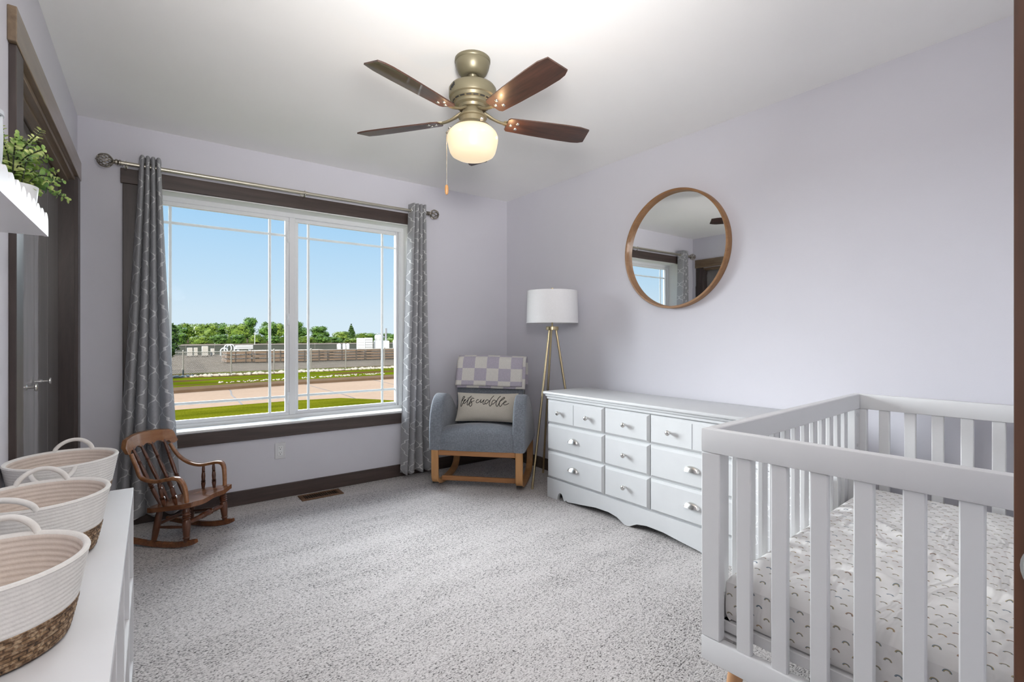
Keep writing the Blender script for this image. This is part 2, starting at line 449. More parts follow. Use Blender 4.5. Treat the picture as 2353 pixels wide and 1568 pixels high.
# stained casing
struct(MB().box((-.11, YW-.022, OZ1-.002), (1.90, YW, 2.170), .002).build('trim_2', M['trim_x'], smooth=0))
w = MB().box((-.10, YW-.018, .52), (OX0-.002, YW, OZ1-.003), .002)
struct(w.build('trim_3', M['trim_z'], smooth=0))
struct(MB().box((OX1+.002, YW-.018, .52), (1.89, YW, OZ1-.003), .002).build('trim_4', M['trim_z'], smooth=0))
struct(MB().box((-.11, YW-.02, .438), (1.90, YW, .519), .002).build('trim_5', M['trim_x'], smooth=0))
# thin pale bead under the head casing
struct(MB().box((-.01, YW-.006, OZ1-.010), (1.80, YW+.002, OZ1-.004)).build('trim_6', M['drywall_white'], smooth=0))
BH = .098
struct(MB().box((XL+.02, YW-.016, 0), (XR-.016, YW, BH), .003).build('baseboard_window', M['trim_x'], smooth=0))
struct(MB().box((XR-.016, 0, 0), (XR, YW, BH), .003).build('baseboard_right', M['trim_y'], smooth=0))
w = MB().box((0, -.055, 0), (.016, -.017, BH), .003).box((0, -3.8, 0), (.016, -1.70, BH), .003)
struct(onleft(w.build('baseboard_left', M['trim_y'], smooth=0)))

# window: frame, two sashes with prairie grilles
win = struct(sempty('window_1', (0, YF, 0)), 'white sliding window with prairie grilles and two panes', 'window')
def ring(mb, x0, x1, z0, z1, b, y0, y1, bev=.003):
    mb.box((x0, y0, z0), (x1, y1, z0+b), bev).box((x0, y0, z1-b), (x1, y1, z1), bev)
    mb.box((x0, y0, z0+b), (x0+b, y1, z1-b), bev).box((x1-b, y0, z0+b), (x1, y1, z1-b), bev)
f = MB(); ring(f, OX0, OX1, OZ0, OZ1, .036, 0, .075); f.box((.878, .004, OZ0+.036), (.922, .07, OZ1-.036), .003)
f.build('window_frame', M['vinyl'], win, 30)
for k, (x0, x1, y0) in enumerate(((.028, .880, .012), (.920, 1.762, .03))):
    s = MB(); ring(s, x0, x1, OZ0+.034, OZ1-.034, .028, y0, y0+.03)
    so = s.build('sash', M['vinyl'], win, 30)
    if k == 1:
        MB().box((1.734, y0-.012, OZ0+.036), (1.746, y0, OZ1-.036)).box((1.755, y0-.02, OZ0+.036), (1.765, y0, OZ1-.036)).build('track', M['vinyl'], win, 0)
    MB().box((x0+.028, y0+.012, OZ0+.062), (x1-.028, y0+.016, OZ1-.062)).build('pane', M['glass'], so, 0)
    gx = ((.143, .750), (1.027, 1.626))[k]
    for x in gx: MB().box((x-.009, y0+.018, OZ0+.055), (x+.009, y0+.026, OZ1-.055), .002).build('grille_bar', M['vinyl'], so, 0)
    for z in (.697, 1.911): MB().box((x0+.02, y0+.0182, z-.009), (x1-.02, y0+.0258, z+.009), .002).build('grille_bar', M['vinyl'], so, 0)
for z in (.69, 1.28, 1.90):
    MB().box((.866, -.010, z-.045), (.878, .014, z+.045), .004).ball((.871, -.014, z), .012, 2, sc=(.6, .6, 1.8)).build('sash_latch', M['vinyl'], win, 40)

# closet: casing, jamb, header, two flush doors
w = MB().box((0, -1.72, CLZ+.005), (.022, -.045, 2.152), .002)
struct(onleft(w.build('trim_7', M['header'], smooth=0)))
w = MB().box((0, -1.70, 0), (.018, CL0+.012, CLZ+.004), .002)
struct(onleft(w.build('trim_8', M['trim_z'], smooth=0)))
w = MB().box((0, CL1-.012, 0), (.018, -.055, CLZ+.004), .002)
struct(onleft(w.build('trim_9', M['trim_z'], smooth=0)))
w = MB().box((-.118, CL0, CLZ-.02), (.004, CL1, CLZ), .001).box((-.05, CL0, CLZ-.032), (-.02, CL1, CLZ-.02), .001)
struct(onleft(w.build('trim_10', M['header'], smooth=0)))
w = MB().box((-.118, CL1-.02, 0), (.004, CL1, CLZ-.02), .001).box((-.118, CL0, 0), (.004, CL0+.02, CLZ-.02), .001)
struct(onleft(w.build('trim_11', M['trim_z'], smooth=0)))
def knob_flat(parent, x, y, z):
    m = Matrix.Translation((x, y, z)) @ Matrix.Rotation(PI/2, 4, 'Y')
    MB().lathe([(.012, 0), (.012, .003), (.0055, .005), (.0055, .024), (.014, .026), (.0165, .030), (.0155, .034), (.006, .036)], 20, m).build('knob', M['nickel'], parent, 40)
SM = -.85
for n, (a, b, ky) in enumerate(((CL0+.022, SM-.002, SM-.17), (SM+.002, CL1-.022, SM+.17))):
    d = struct(sempty('door_%d' % (n+1), (XL, YW, 0), LWA))
    d['label'] = ('flat dark closet door panel nearer the camera', 'flat dark closet door panel beside the window corner')[n]; d['category'] = 'door'
    mid = (a+b)/2
    for p, (p0, p1) in enumerate(((a, mid-.001), (mid+.001, b))):
        MB().box((-.098, p0, .012), (-.063, p1, CLZ-.024), .002).build('door_panel', M['door_dark'], d, 0)
    knob_flat(d, -.0635, ky, .945)
# open room door at the right edge, seen from close by
d = struct(sempty('door_3', (.734, .100, 0), R(242.7)), 'brown stained door leaf standing open close to the camera', 'door')
MB().box((0, 0, .012), (.76, .036, 2.03), .002).build('door_panel', M['door_brown'], d, 0)
m = Matrix.Translation((.066, 0, .936)) @ Matrix.Rotation(PI/2, 4, 'X')
MB().lathe([(.032, 0), (.032, .006), (.012, .009), (.012, .03), (.022, .032), (.027, .040), (.026, .048), (.015, .054), (.003, .055)], 28, m).build('door_knob', M['nickel'], d, 60)

# ------------------------------------------------------------------ outlet and floor vent
ot = thing('wall_outlet', 'white duplex outlet on the wall under the window', 'outlet', (.782, YW, .336))
MB().box((-.036, -.006, -.0575), (.036, 0, .0575), .003).build('cover_plate', M['white'], ot)
MB().box((-.0175, -.008, -.034), (.0175, -.006, .034), .001).build('receptacle', M['vinyl'], ot)
s = MB()
for z in (.0175, -.0175):
    s.box((-.008, -.0085, z+.001), (-.0062, -.0079, z+.009)).box((.0062, -.0085, z+.001), (.008, -.0079, z+.009)).cyl((0, -.0085, z-.006), (0, -.0079, z-.006), .003, seg=10)
s.build('slots', M['black'], ot, 0)
vt = thing('floor_vent', 'brown metal floor vent in the carpet below the window', 'vent', (1.031, 3.688, 0))
f = MB(); a, b = .145, .066
f.box((-a, -b, 0), (a, -b+.022, .008), .002).box((-a, b-.022, 0), (a, b, .008), .002).box((-a, -b+.022, 0), (-a+.03, b-.022, .008), .002).box((a-.03, -b+.022, 0), (a, b-.022, .008), .002)
f.build('frame', M['vent'], vt)
MB().box((-a+.03, -b+.022, .0005), (a-.03, b-.022, .002)).build('duct_opening', M['dark'], vt, 0)
for k in range(15):
    x = -a+.038+k*.0153
    MB().box((x-.0016, -b+.022, .002), (x+.0016, b-.022, .0075)).build('louver', M['vent'], vt, 0)

# ------------------------------------------------------------------ curtain rod and curtains
RZ, RY = 2.182, 3.727
rod = thing('curtain_rod', 'pale metal curtain rod with cage finials above the window', 'curtain rod', (0, RY, RZ))
MB().cyl((-.105, 0, 0), (.95, 0, 0), .0125, seg=20).build('rod_tube', M['rod_metal'], rod)
MB().cyl((.93, 0, 0), (1.895, 0, 0), .0105, seg=20).build('inner_tube', M['rod_metal'], rod)
def finial(x, sgn):
    m = Matrix.Translation((x, 0, 0)) @ Matrix.Rotation(sgn*PI/2, 4, 'Y')
    f = MB(); f.lathe([(.0125, 0), (.0165, .002), (.0165, .010), (.011, .013), (.0175, .018), (.0175, .026), (.010, .030), (.0135, .036), (.009, .042)], 20, m)
    for k in range(6):
        for tw in (1, -1):
            pts = []
            for i in range(15):
                t = i/14; th = PI*t; a = 2*PI*k/6+tw*t*PI*.62
                r = .034*math.sin(th)+.004
                pts.append(m @ Vector((r*math.cos(a), r*math.sin(a), .075-.036*math.cos(th))))
            f.tube(pts, .0032, 6)
    f.ball(m @ Vector((0, 0, .113)), .006, 2)
    f.build('finial', M['nickel_dark'], rod, 50)
finial(-.105, -1); finial(1.895, 1)
for x in (-.085, .93, 1.87):
    b = MB().box((x-.012, YW-.004-RY, -.045), (x+.012, YW-RY, .02), .002).tube(smoothpath([(x, YW-.004-RY, -.025), (x, .05, -.026), (x, .015, -.022), (x, 0, -.016)], 4), .006, 8)
    b.tube([(x, .016*math.cos(q), .016*math.sin(q)) for q in [R(200+20*i) for i in range(14)]], .004, 6)
    b.build('bracket', M['nickel'], rod, 40)

def curtain(name, label, tops, bots, zb, nf, seed, sway):
    rnd = random.Random(seed)
    ph = [rnd.uniform(-.5, .5) for _ in range(nf+1)]; NU, NV = nf*16, 70
    x0, x1 = tops; bx0, bx1 = bots; H = 2.238
    def fn(u, v):
        k = v**1.15                       # v: 0 top, 1 bottom
        xa = lerp(x0, bx0, k); xb = lerp(x1, bx1, k)
        a = u*nf; i = min(int(a), nf-1); q = lerp(ph[i], ph[i+1], a-i)
        amp = lerp(.043, .043, v)*(1-.25*abs(math.sin(v*3+q*4))*v)
        xx = lerp(xa, xb, u) + .010*v*math.sin(5*u+3*q+2.2*v) - .125*(xb-xa)/nf*math.sin(2*PI*a)*(1-.4*v)
        y = amp*math.cos(2*PI*a + q*1.2*v + .5*v*math.sin(6*u)) + .012*v*math.sin(3*v+9*u) + sway*v*v
        zz = lerp(H, zb, v) + (.006*math.sin(9*a) if v > .98 else 0)
        return Vector((xx, RY+y-.004, zz))
    # arc length for the printed pattern, measured at mid height
    arc = [0]; pv = fn(0, .5)
    for i in range(1, NU+1):
        p = fn(i/NU, .5); arc.append(arc[-1]+math.hypot(p.x-pv.x, p.y-pv.y)); pv = p
    mb = MB().grid(fn, NU, NV, lambda u, v: (arc[round(u*NU)], lerp(H, zb, v)))
    o = mb.build(name, M['curtain'], None, 60, fixn=False)
    tag(o, label, 'curtain', 'curtains on the window rod')
    sm = o.modifiers.new('thickness', 'SOLIDIFY'); sm.thickness = .002
    for k in range(2*nf):
        u = (k+.5)/(2*nf); p = fn(u, .028); q = fn(u+.01, .028); t = (q-p); t.z = 0; t.normalize(); n = Vector((-t.y, t.x, 0))
        pts = [Vector((p.x, p.y, RZ))+t*.02*math.cos(g)+Vector((0, 0, .02))*math.sin(g) for g in [2*PI*i/18 for i in range(19)]]
        MB().tube(pts, .0032, 6).build('grommet', M['nickel'], o, 60)
    return o
curtain('curtain', 'grey trellis-print curtain at the closet side of the window', (-.018, .088), (-.150, .185), .055, 4, 3, .022)
curtain('curtain', 'grey trellis-print curtain between the window and the armchair', (1.752, 1.882), (1.655, 1.935), .045, 4, 8, -.02)

# ------------------------------------------------------------------ ceiling fan
FX, FY = 1.224, 1.94
fan = thing('ceiling_fan', 'five-blade bronze ceiling fan with a lit opal globe', 'ceiling fan', (FX, FY, 0))
MB().lathe([(.079, 2.44), (.082, 2.437), (.082, 2.424), (.0785, 2.421), (.079, 2.414), (.075, 2.396), (.065, 2.374), (.052, 2.360), (.043, 2.357), (.030, 2.360), (.028, 2.366), (.002, 2.368)], 40).build('canopy', M['bronze'], fan, 50)
MB().cyl((0, 0, 2.30), (0, 0, 2.385), .0135, seg=18).ball((0, 0, 2.366), .022, 2).build('downrod', M['bronze'], fan, 50)
hs = MB().lathe([(.002, 2.322), (.03, 2.322), (.075, 2.318), (.102, 2.308), (.110, 2.296), (.110, 2.262), (.108, 2.256), (.100, 2.252), (.096, 2.240), (.082, 2.232), (.080, 2.222), (.066, 2.216), (.062, 2.205), (.002, 2.203)], 48).build('motor_housing', M['bronze'], fan, 40)
s = MB()
for k in range(18):
    a0 = 2*PI*k/18; pts = []
    for i in range(5):
        a = a0+i/4*.24; pts.append((.0905*math.cos(a), .0905*math.sin(a), 2.2365))
    s.tube(pts, .0032, 6)
s.build('vent_slots', M['black'], hs, 0)
# small dark maker's mark on the housing: a stylised squiggle with a loop, as on the fan
em = MB(); ang0 = math.atan2(-.8006, -.5992)-R(52)
def onh(a, z): return (.1105*math.cos(ang0+a), .1105*math.sin(ang0+a), z)
for path in ([(-.16, 2.271), (-.10, 2.279), (-.05, 2.286)], [(-.11, 2.268), (-.09, 2.283), (-.04, 2.277), (0, 2.290)], [(-.02, 2.276), (.02, 2.286), (.06, 2.283), (.08, 2.290), (.12, 2.296), (.15, 2.290), (.11, 2.285), (.08, 2.287)], [(.0, 2.274), (.05, 2.279), (.11, 2.283), (.16, 2.284)]):
    em.tube([onh(a, z) for a, z in path], .0026, 6)
em.build('emblem', M['black'], hs, 40)
MB().lathe([(.045, 2.206), (.050, 2.190), (.052, 2.175), (.066, 2.173), (.066, 2.166), (.060, 2.163), (.060, 2.140), (.068, 2.138), (.080, 2.128), (.090, 2.116), (.002, 2.114)], 40).build('light_fitter', M['bronze'], fan, 40)
gm = MB().lathe([(.088, 2.117), (.099, 2.108), (.111, 2.094), (.1175, 2.078), (.118, 2.066), (.116, 2.050), (.111, 2.026), (.105, 2.006), (.097, 1.994), (.075, 1.982), (.045, 1.974), (.002, 1.971)], 48)
gm.build('glass_globe', M['globe'], fan, 60)
for k in range(3):
    a = R(20+120*k); MB().cyl((.080*math.cos(a), .080*math.sin(a), 2.124), (.104*math.cos(a), .104*math.sin(a), 2.122), .006, seg=10).ball((.106*math.cos(a), .106*math.sin(a), 2.122), .009, 2).build('thumb_screw', M['nickel'], fan, 50)
pitch = -.231
prof = [(.165, .036), (.175, .046), (.30, .054), (.45, .060), (.53, .060), (.565, .055)]
def blade():
    a = [(x, y) for x, y in prof] + [(.590, .043)] + [(.580, -.050)] + [(x, -y) for x, y in prof[::-1][1:]]
    return a
for k in range(5):
    ang = R(-17.55+72*k)
    br = MB().prism(blade(), Matrix.Translation((0, 0, 2.157)) @ Matrix.Rotation(ang, 4, 'Z') @ Matrix.Rotation(pitch, 4, 'X') @ Matrix.Translation((0, 0, -.003)), .006)
    # build in blade-local coordinates so that the grain follows the blade
    br.bm.free()
    bl = MB().prism(blade(), Matrix.Translation((0, 0, -.003)), .006).build('blade', M['blade_a'], fan, 30)
    bl.location = (0, 0, 2.160); bl.rotation_euler = Matrix.Rotation(ang, 3, 'Z').to_4x4().to_euler()
    bl.rotation_euler = (Matrix.Rotation(ang, 4, 'Z') @ Matrix.Rotation(pitch, 4, 'X')).to_euler()
    for (sx, sy) in ((.185, .0), (.215, .020), (.215, -.018)):
        MB().ball((sx, sy, -.0035), .0095, 2, sc=(1, 1, .45)).build('screw', M['nickel'], bl, 60)
    er = Vector((math.cos(ang), math.sin(ang), 0))
    iron = MB().tube(smoothpath([er*.055+Vector((0, 0, 2.198)), er*.10+Vector((0, 0, 2.175)), er*.15+Vector((0, 0, 2.163)), er*.20+Vector((0, 0, 2.167))], 4), [.012]*4+[.010]*9, 8, .6)
    iron.prism([(.15, -.012), (.15, .012), (.20, .034), (.235, .028), (.235, -.028), (.20, -.034)], Matrix.Translation((0, 0, 2.160)) @ Matrix.Rotation(ang, 4, 'Z') @ Matrix.Rotation(pitch, 4, 'X') @ Matrix.Translation((0, 0, .0032)), .004)
    iron.build('blade_iron', M['bronze'], fan, 40)
# pull chain hangs at the camera's left of the globe
cx, cy = -.098, .070
pc = MB().cyl((cx, cy, 2.10), (cx, cy, 1.855), .0016, seg=6).ball((cx, cy, 2.098), .005, 1).cyl((cx*.8, cy*.8, 2.124), (cx, cy, 2.100), .003, seg=6).build('pull_chain', M['nickel_dark'], fan, 40)
MB().lathe([(.002, 1.857), (.007, 1.852), (.009, 1.838), (.008, 1.818), (.004, 1.811), (.001, 1.810)], 14, Matrix.Translation((cx, cy, 0))).build('fob', M['oak'], pc, 40)

# ------------------------------------------------------------------ round wall mirror
mi = thing('wall_mirror', 'round mirror in a thin oak hoop hung above the dresser', 'mirror', (XR, 1.94, 1.722))
mm = Matrix.Rotation(-PI/2, 4, 'Y')
RO = .388
MB().lathe([(RO-.006, .0), (RO, .002), (RO, .042), (RO-.003, .046), (RO-.013, .046), (RO-.016, .043), (RO-.016, .014), (RO-.016, .002)], 96, mm, cap=False).build('hoop_frame', M['oak_ring'], mi, 40)
MB().lathe([(RO-.016, .014), (.3, .0141), (.0005, .0142)], 96, mm).lathe([(RO-.016, .001), (.0005, .001)], 96, mm).build('mirror_glass', M['mirror'], mi, 0)

# ------------------------------------------------------------------ dresser
dr = thing('dresser', 'white painted nine-drawer dresser under the round mirror', 'dresser', (2.335, 2.69, 0), R(-88.8))
DW, DD = 1.43, .40
MB().box((0, .012, .10), (DW, DD, .735), .003).build('carcass', M['white_dresser'], dr)
def skirt():
    def half(sgn):
        pts = [(0, 0), (.105, 0)]
        pts += [(.135-.03*math.cos(t), .055*math.sin(t)) for t in [PI*i/10*.92+.12 for i in range(1, 10)]]
        pts += [(.172, .006), (.185, .012), (.193, .020), (.200, .012), (.215, .010), (.245, .016), (.33, .026), (.46, .044), (.57, .046), (.64, .034), (.675, .016), (.695, .006)]
        return pts
    h = half(1); poly = h + [(DW/2, .003)] + [(DW-x, y) for x, y in h[::-1]]
    return poly + [(DW, .138), (0, .138)]
MB().prism(skirt(), Matrix.Rotation(PI/2, 4, 'X') @ Matrix.Translation((0, 0, -.018)), .022).box((0, .018, 0), (.02, DD, .1)).box((DW-.02, .018, 0), (DW, DD, .1)).build('base_skirt', M['white_dresser'], dr, 30)
MB().box((-.026, -.026, .737), (DW+.026, DD+.012, .757), .006, seg=3).box((-.012, -.014, .722), (DW+.012, DD+.006, .738), .004, seg=2).box((-.004, -.006, .704), (DW+.004, DD, .722), .003).build('top', M['white_dresser'], dr, 40)
rows = ((.141, .334), (.337, .527), (.530, .702)); cols = ((0, .533), (.537, .880), (.884, DW))
def dknob(parent, x, z):
    m = Matrix.Translation((x, -.0085, z)) @ Matrix.Rotation(PI/2, 4, 'X')
    MB().lathe([(.008, 0), (.008, .003), (.005, .006), (.0055, .014), (.013, .018), (.0155, .024), (.0135, .030), (.007, .033), (.001, .0335)], 20, m).build('knob', M['nickel'], parent, 60)
def cup(parent, x, z):
    def fn(u, v):
        a = PI*u; b = PI/2*v
        return Vector((x-.048*math.cos(a)*math.cos(b) if True else 0, -.0085-.026*math.sin(b)*math.sin(a)**.6, z-.010+.034*math.sin(a)*math.cos(b)+.0*v))
    c = MB().grid(lambda u, v: Vector((x-.049*math.cos(PI*u)*(1-.06*v), -.0085-.024*v**.75*math.sin(PI*u)**.55, z-.012+.031*math.sin(PI*u)*(1-v**2.2))), 24, 10)
    c.build('cup_pull', M['nickel'], parent, 60)
for ci, (cx0, cx1) in enumerate(cols):
    for ri, (z0, z1) in enumerate(rows):
        b = MB()
        def front(x0, x1, b=b):
            lo, hi = (x0+.002, -.009, z0+.004), (x1-.002, .013, z1-.004)
            # raised front with a chamfered edge
            ch = .013
            r0 = [(lo[0], hi[1], lo[2]), (hi[0], hi[1], lo[2]), (hi[0], hi[1], hi[2]), (lo[0], hi[1], hi[2])]
            r1 = [(x, 0.004, z) for x, y, z in r0]
            r2 = [(lo[0]+ch, lo[1], lo[2]+ch), (hi[0]-ch, lo[1], lo[2]+ch), (hi[0]-ch, lo[1], hi[2]-ch), (lo[0]+ch, lo[1], hi[2]-ch)]
            b.rings([r0, r1, r2])
        if ri == 2 and ci != 1:
            mid = (cx0+cx1)/2; front(cx0, cx1)
            b.box((mid-.0015, -.0096, z0+.018), (mid+.0015, -.0088, z1-.018))
        else: front(cx0, cx1)
        dw = b.build('drawer', M['white_dresser'], dr, 0)
        mx, mz = (cx0+cx1)/2, (z0+z1)/2
        if ri == 2 and ci != 1:
            MB().box((mx-.0014, -.0099, z0+.018), (mx+.0014, -.0094, z1-.018)).build('groove', M['plant_grey'], dw, 0)
            dknob(dw, (cx0*3+cx1)/4, mz); dknob(dw, (cx0+cx1*3)/4, mz)
        elif ci == 1: dknob(dw, mx, mz)
        else: cup(dw, mx, mz+.008)

# ------------------------------------------------------------------ floor lamp
LX, LY = 2.550, 2.884
lp = thing('floor_lamp', 'brass tripod floor lamp with a white drum shade', 'floor lamp', (LX, LY, 0))
MB().lathe([(.1985, 1.255), (.2015, 1.255), (.195, 1.503), (.192, 1.503)], 72, cap=False).lathe([(.202, 1.254), (.202, 1.261), (.1985, 1.261)], 72, cap=False).lathe([(.1955, 1.497), (.1955, 1.504), (.192, 1.504)], 72, cap=False).build('lamp_shade', M['shade'], lp, 40)
MB().cyl((0, 0, 1.222), (0, 0, 1.51), .007, seg=14).build('stem', M['brass'], lp)
sp = MB()
for k in range(3):
    a = 2*PI*k/3; sp.cyl((0, 0, 1.495), (.193*math.cos(a), .193*math.sin(a), 1.495), .0025, seg=6)
sp.build('shade_spider', M['brass'], lp)
MB().cyl((0, 0, 1.503), (0, 0, 1.528), .010, seg=18).build('finial', M['brass'], lp)
MB().lathe([(.002, 1.228), (.046, 1.228), (.049, 1.225), (.049, 1.203), (.046, 1.200), (.002, 1.200)], 36).build('hub', M['brass'], lp, 40)
for (fx, fy) in ((-.200, .000), (.150, .285), (.150, -.155)):
    L = math.hypot(fx, fy); t = (fx/L*.030, fy/L*.030)
    MB().cyl((t[0], t[1], 1.203), (fx, fy, .004), .0085, seg=14).cyl((fx, fy, 0), (fx, fy, .006), .010, seg=14).build('leg', M['brass'], lp)

# ------------------------------------------------------------------ rocking armchair (local: x to its left as seen, y backwards)
ach = thing('rocking_armchair', 'grey upholstered rocking armchair in the corner', 'armchair', (1.971, 3.078, .046), R(-46.26))
ach.scale = (.96, .96, .96)
def soft(mb, x0, x1, nx, cs, bulge=.0):
    """loft of a closed (y,z) section between x0..x1 with rounded ends"""
    cy = sum(p[0] for p in cs)/len(cs); cz = sum(p[1] for p in cs)/len(cs); rs = []
    r = min(.035, (x1-x0)*.33)
    for (t, sc) in ((0, .80), (.08, .90), (.25, .965), (.55, .99), (1, 1)):
        rs.append((x0+r*t, sc))
    rs = rs+[(x1-r*t, sc) for t, sc in ((1, 1), (.55, .99), (.25, .965), (.08, .90), (0, .80))]
    out = []
    for x, sc in rs:
        k = 1-(1-sc)*.28
        out.append([Vector((x, cy+(y-cy)*k, cz+(z-cz)*k)) for y, z in cs])
    mb.rings(out); return mb
def rounded(pts, n=5): return [(p.x, p.y) for p in smoothpath([(a, b, 0) for a, b in pts]+[(pts[0][0], pts[0][1], 0)], n)[:-1]]
# seat block with a crowned top
def seatfn():
    mb = MB(); rs = []
    xs = [-.288, -.284, -.268, -.2, -.1, 0, .1, .2, .268, .284, .288]
    for x in xs:
        k = 1-(abs(x)/.288)**4; e = .5 if abs(x) > .286 else 1
        top = .432+.030*(1-(x/.288)**2)
        rs.append([Vector((x, y, z)) for y, z in [(.012-.012*k, .262), (.0-.022*k, .33), (.004-.026*k, .40), (.03-.02*k, top-.018), (.075, top-.002), (.17, top-.006), (.30, top-.035), (.56, top-.06), (.56, .262)]])
    mb.rings(rs); return mb
seat = seatfn().build('seat', M['fabric_grey'], ach, 50)
arm_sec = rounded([(.0, .262), (-.008, .40), (.012, .54), (.075, .645), (.165, .688), (.26, .668), (.36, .608), (.46, .535), (.56, .44), (.63, .34), (.64, .262), (.3, .262)], 4)
for x0, x1 in ((-.380, -.283), (.283, .380)):
    soft(MB(), x0, x1, 0, arm_sec).build('armrest', M['fabric_grey'], ach, 60)
back_sec = rounded([(.475, .40), (.485, .55), (.515, .75), (.545, .885), (.575, .935), (.62, .935), (.645, .885), (.64, .70), (.63, .50), (.62, .30), (.55, .29)], 4)
soft(MB(), -.292, .292, 0, back_sec).build('backrest', M['fabric_grey'], ach, 60)
MB().tube([(.296, .60, .93), (.298, .602, .88), (.297, .605, .80)], .004, 6).box((.2965, .60, .72), (.2985, .612, .80)).build('care_tag', M['white'], ach)
fr = MB().box((-.305, .006, .222), (.305, .03, .262), .003).box((-.345, .03, .225), (-.322, .60, .262), .003).box((.322, .03, .225), (.345, .60, .262), .003).box((-.305, .58, .222), (.305, .604, .262), .003)
fr.build('seat_rail', M['oak_x'], ach)
path = smoothpath([(0, .016, .262), (0, .016, .13), (0, .018, .055), (0, .036, .020), (0, .09, -.006), (0, .20, -.026), (0, .33, -.0335), (0, .47, -.030), (0, .58, -.006), (0, .64, .055), (0, .655, .15), (0, .645, .262)], 5)
for x in (-.334, .334):
    MB().sweep([(x, p.y, p.z) for p in path], .056, .030, (1, 0, 0)).build('rocker_leg', M['oak'], ach, 40)
    MB().box((x-.024, .03, -.004), (x+.024, .06, .006)).build('rubber_pad', M['rubber'], ach, 0)
MB().box((-.306, .10, .000), (.306, .123, .036), .003).build('stretcher', M['oak_x'], ach)

# cushion with hand lettering, leaning on the back and sitting on the seat
def aw(x, y, z):   # armchair local -> world
    return Matrix.Translation((1.971, 3.078, .046)) @ Matrix.Rotation(R(-46.26), 4, 'Z') @ Vector((x*.96, y*.96, z*.96))
cu = thing('lumbar_cushion', 'cream lumbar cushion lettered in black script, on the grey armchair', 'cushion', aw(0, 0, 0), R(-46.26)); cu.scale = (.96, .96, .96)
PB = Vector((.014, .288, .442)); tilt = R(24)
PXH, PZH = .262, .262      # half width, height
def pfront(s, t, side=1):
    """s 0..1 across, t 0..1 up the pillow face"""
    a = 2*s-1; b = 2*t-1
    pinch = 1-.06*(1-a*a)*0
    puff = .062*max(0, (1-abs(a)**2.6))**.62*max(0, (1-abs(b)**2.6))**.62
    ex = a*PXH*(1-.05*(1-b*b)); ez = (b*(1-.055*(1-a*a))+1)/2*PZH
    wr = .006*math.sin(15*s+1.2)*max(0, .42-t)*2*(1-b*b)
    y = -side*(puff+wr+.0015)
    return PB+Vector((ex, y*math.cos(tilt)+ez*math.sin(tilt)*.72, ez*math.cos(tilt)*.97+y*math.sin(tilt)*-.5))
pm = MB()
for sd in (1, -1): pm.grid(lambda u, v, sd=sd: pfront(u, v, sd), 34, 20)
pc_ = pm.build('cover', M['pillow'], cu, 70, weld=True)
strokes = [
 [(330,560),(380,490),(430,430),(457,385),(440,362),(410,380),(370,450),(320,560),(280,660),(262,730),(275,748),(300,720),(335,660),(372,610),(410,560),(470,505),(485,490),(440,500),(398,560),(380,610),(395,635),(430,625),(490,575),(530,540),(600,450),(660,380),(707,338)],
 [(700,345),(650,390),(590,470),(535,590),(510,660),(520,695),(545,690),(600,610),(660,520)],
 [(530,437),(620,412),(690,402),(765,400)],
 [(560,680),(620,590),(665,520),(690,470),(725,440),(765,432),(792,447)],
 [(690,452),(665,490),(680,570),(690,640),(670,700),(630,740),(600,725),(592,690),(620,640),(690,575),(760,535),(795,520)],
 [(940,492),(925,475),(885,500),(850,555),(850,590),(880,605),(920,590),(980,545),(1025,490),(1037,468)],
 [(1037,468),(1008,535),(1000,580),(1020,592),(1060,560),(1110,505),(1142,473),(1100,560),(1082,620),(1100,658),(1125,650),(1155,610)],
 [(1285,505),(1262,480),(1228,482),(1180,530),(1152,590),(1165,630),(1200,632),(1250,585),(1320,505)],
 [(1472,312),(1400,400),(1340,500),(1300,600),(1290,680),(1310,715),(1340,700),(1390,625)],
 [(1522,505),(1500,485),(1458,487),(1410,540),(1385,600),(1400,635),(1430,635),(1480,590),(1550,505)],
 [(1697,322),(1630,400),(1570,500),(1530,600),(1520,680),(1545,725),(1575,700),(1640,590),(1665,520)],
 [(1665,520),(1740,480),(1810,420),(1838,385),(1812,370),(1760,410),(1700,480),(1650,580),(1630,670),(1650,715),(1690,700),(1745,620),(1800,590),(1860,550),(1882,522),(1850,514),(1800,560),(1775,610),(1790,650),(1840,655),(1900,630),(1960,595)]]
lt = MB()
for st in strokes:
    pts = []
    for p in smoothpath([(x, y, 0) for x, y in st], 4):
        q = (p.y-215)/1035; xl = 225-185*q; xr = 2275-215*q
        pts.append(pfront((p.x-xl)/(xr-xl), 1-q*.97)+Vector((0, -.0009, .0003)))
    lt.tube(pts, (.0025 if len(st) != 4 else .0012), 6)
lt.build('lettering', M['black'], cu, 60)

# throw blanket folded over the chair back
bk = MB(); T = .012
cpath = smoothpath([(.678, .72), (.678, .84), (.664, .935), (.626, .968), (.578, .970), (.540, .940), (.518, .855), (.498, .77), (.482, .702)], 5)
clen = [0]
for a, b in zip(cpath, cpath[1:]): clen.append(clen[-1]+(b-a).length)
BW = .288
def blank(u, v, off=0.0, x0=-BW, x1=.288, cut=1.0):
    s = v*cut*clen[-1]; i = 0
    while i < len(clen)-2 and clen[i+1] < s: i += 1
    t = (s-clen[i])/(clen[i+1]-clen[i]); p = cpath[i].lerp(cpath[i+1], t)
    d = (cpath[i+1]-cpath[i]).normalized(); n = Vector((-d.y, d.x))*-1
    x = lerp(x0-.012*v*v, x1, u)
    sag = .006*math.sin(7*u+2)*v
    return Vector((x, p.x-n.x*(off+sag)*0-(off+sag)*.9, p.y+.010*math.cos(3.4*u-1.4)*(1 if v < .9 else 1.0)-.012*v*(4*u*(1-u))))
tb = thing('throw_blanket', 'lilac and cream checked throw blanket over the armchair back', 'blanket', aw(0, 0, 0), R(-46.26)); tb.scale = (.96, .96, .96)
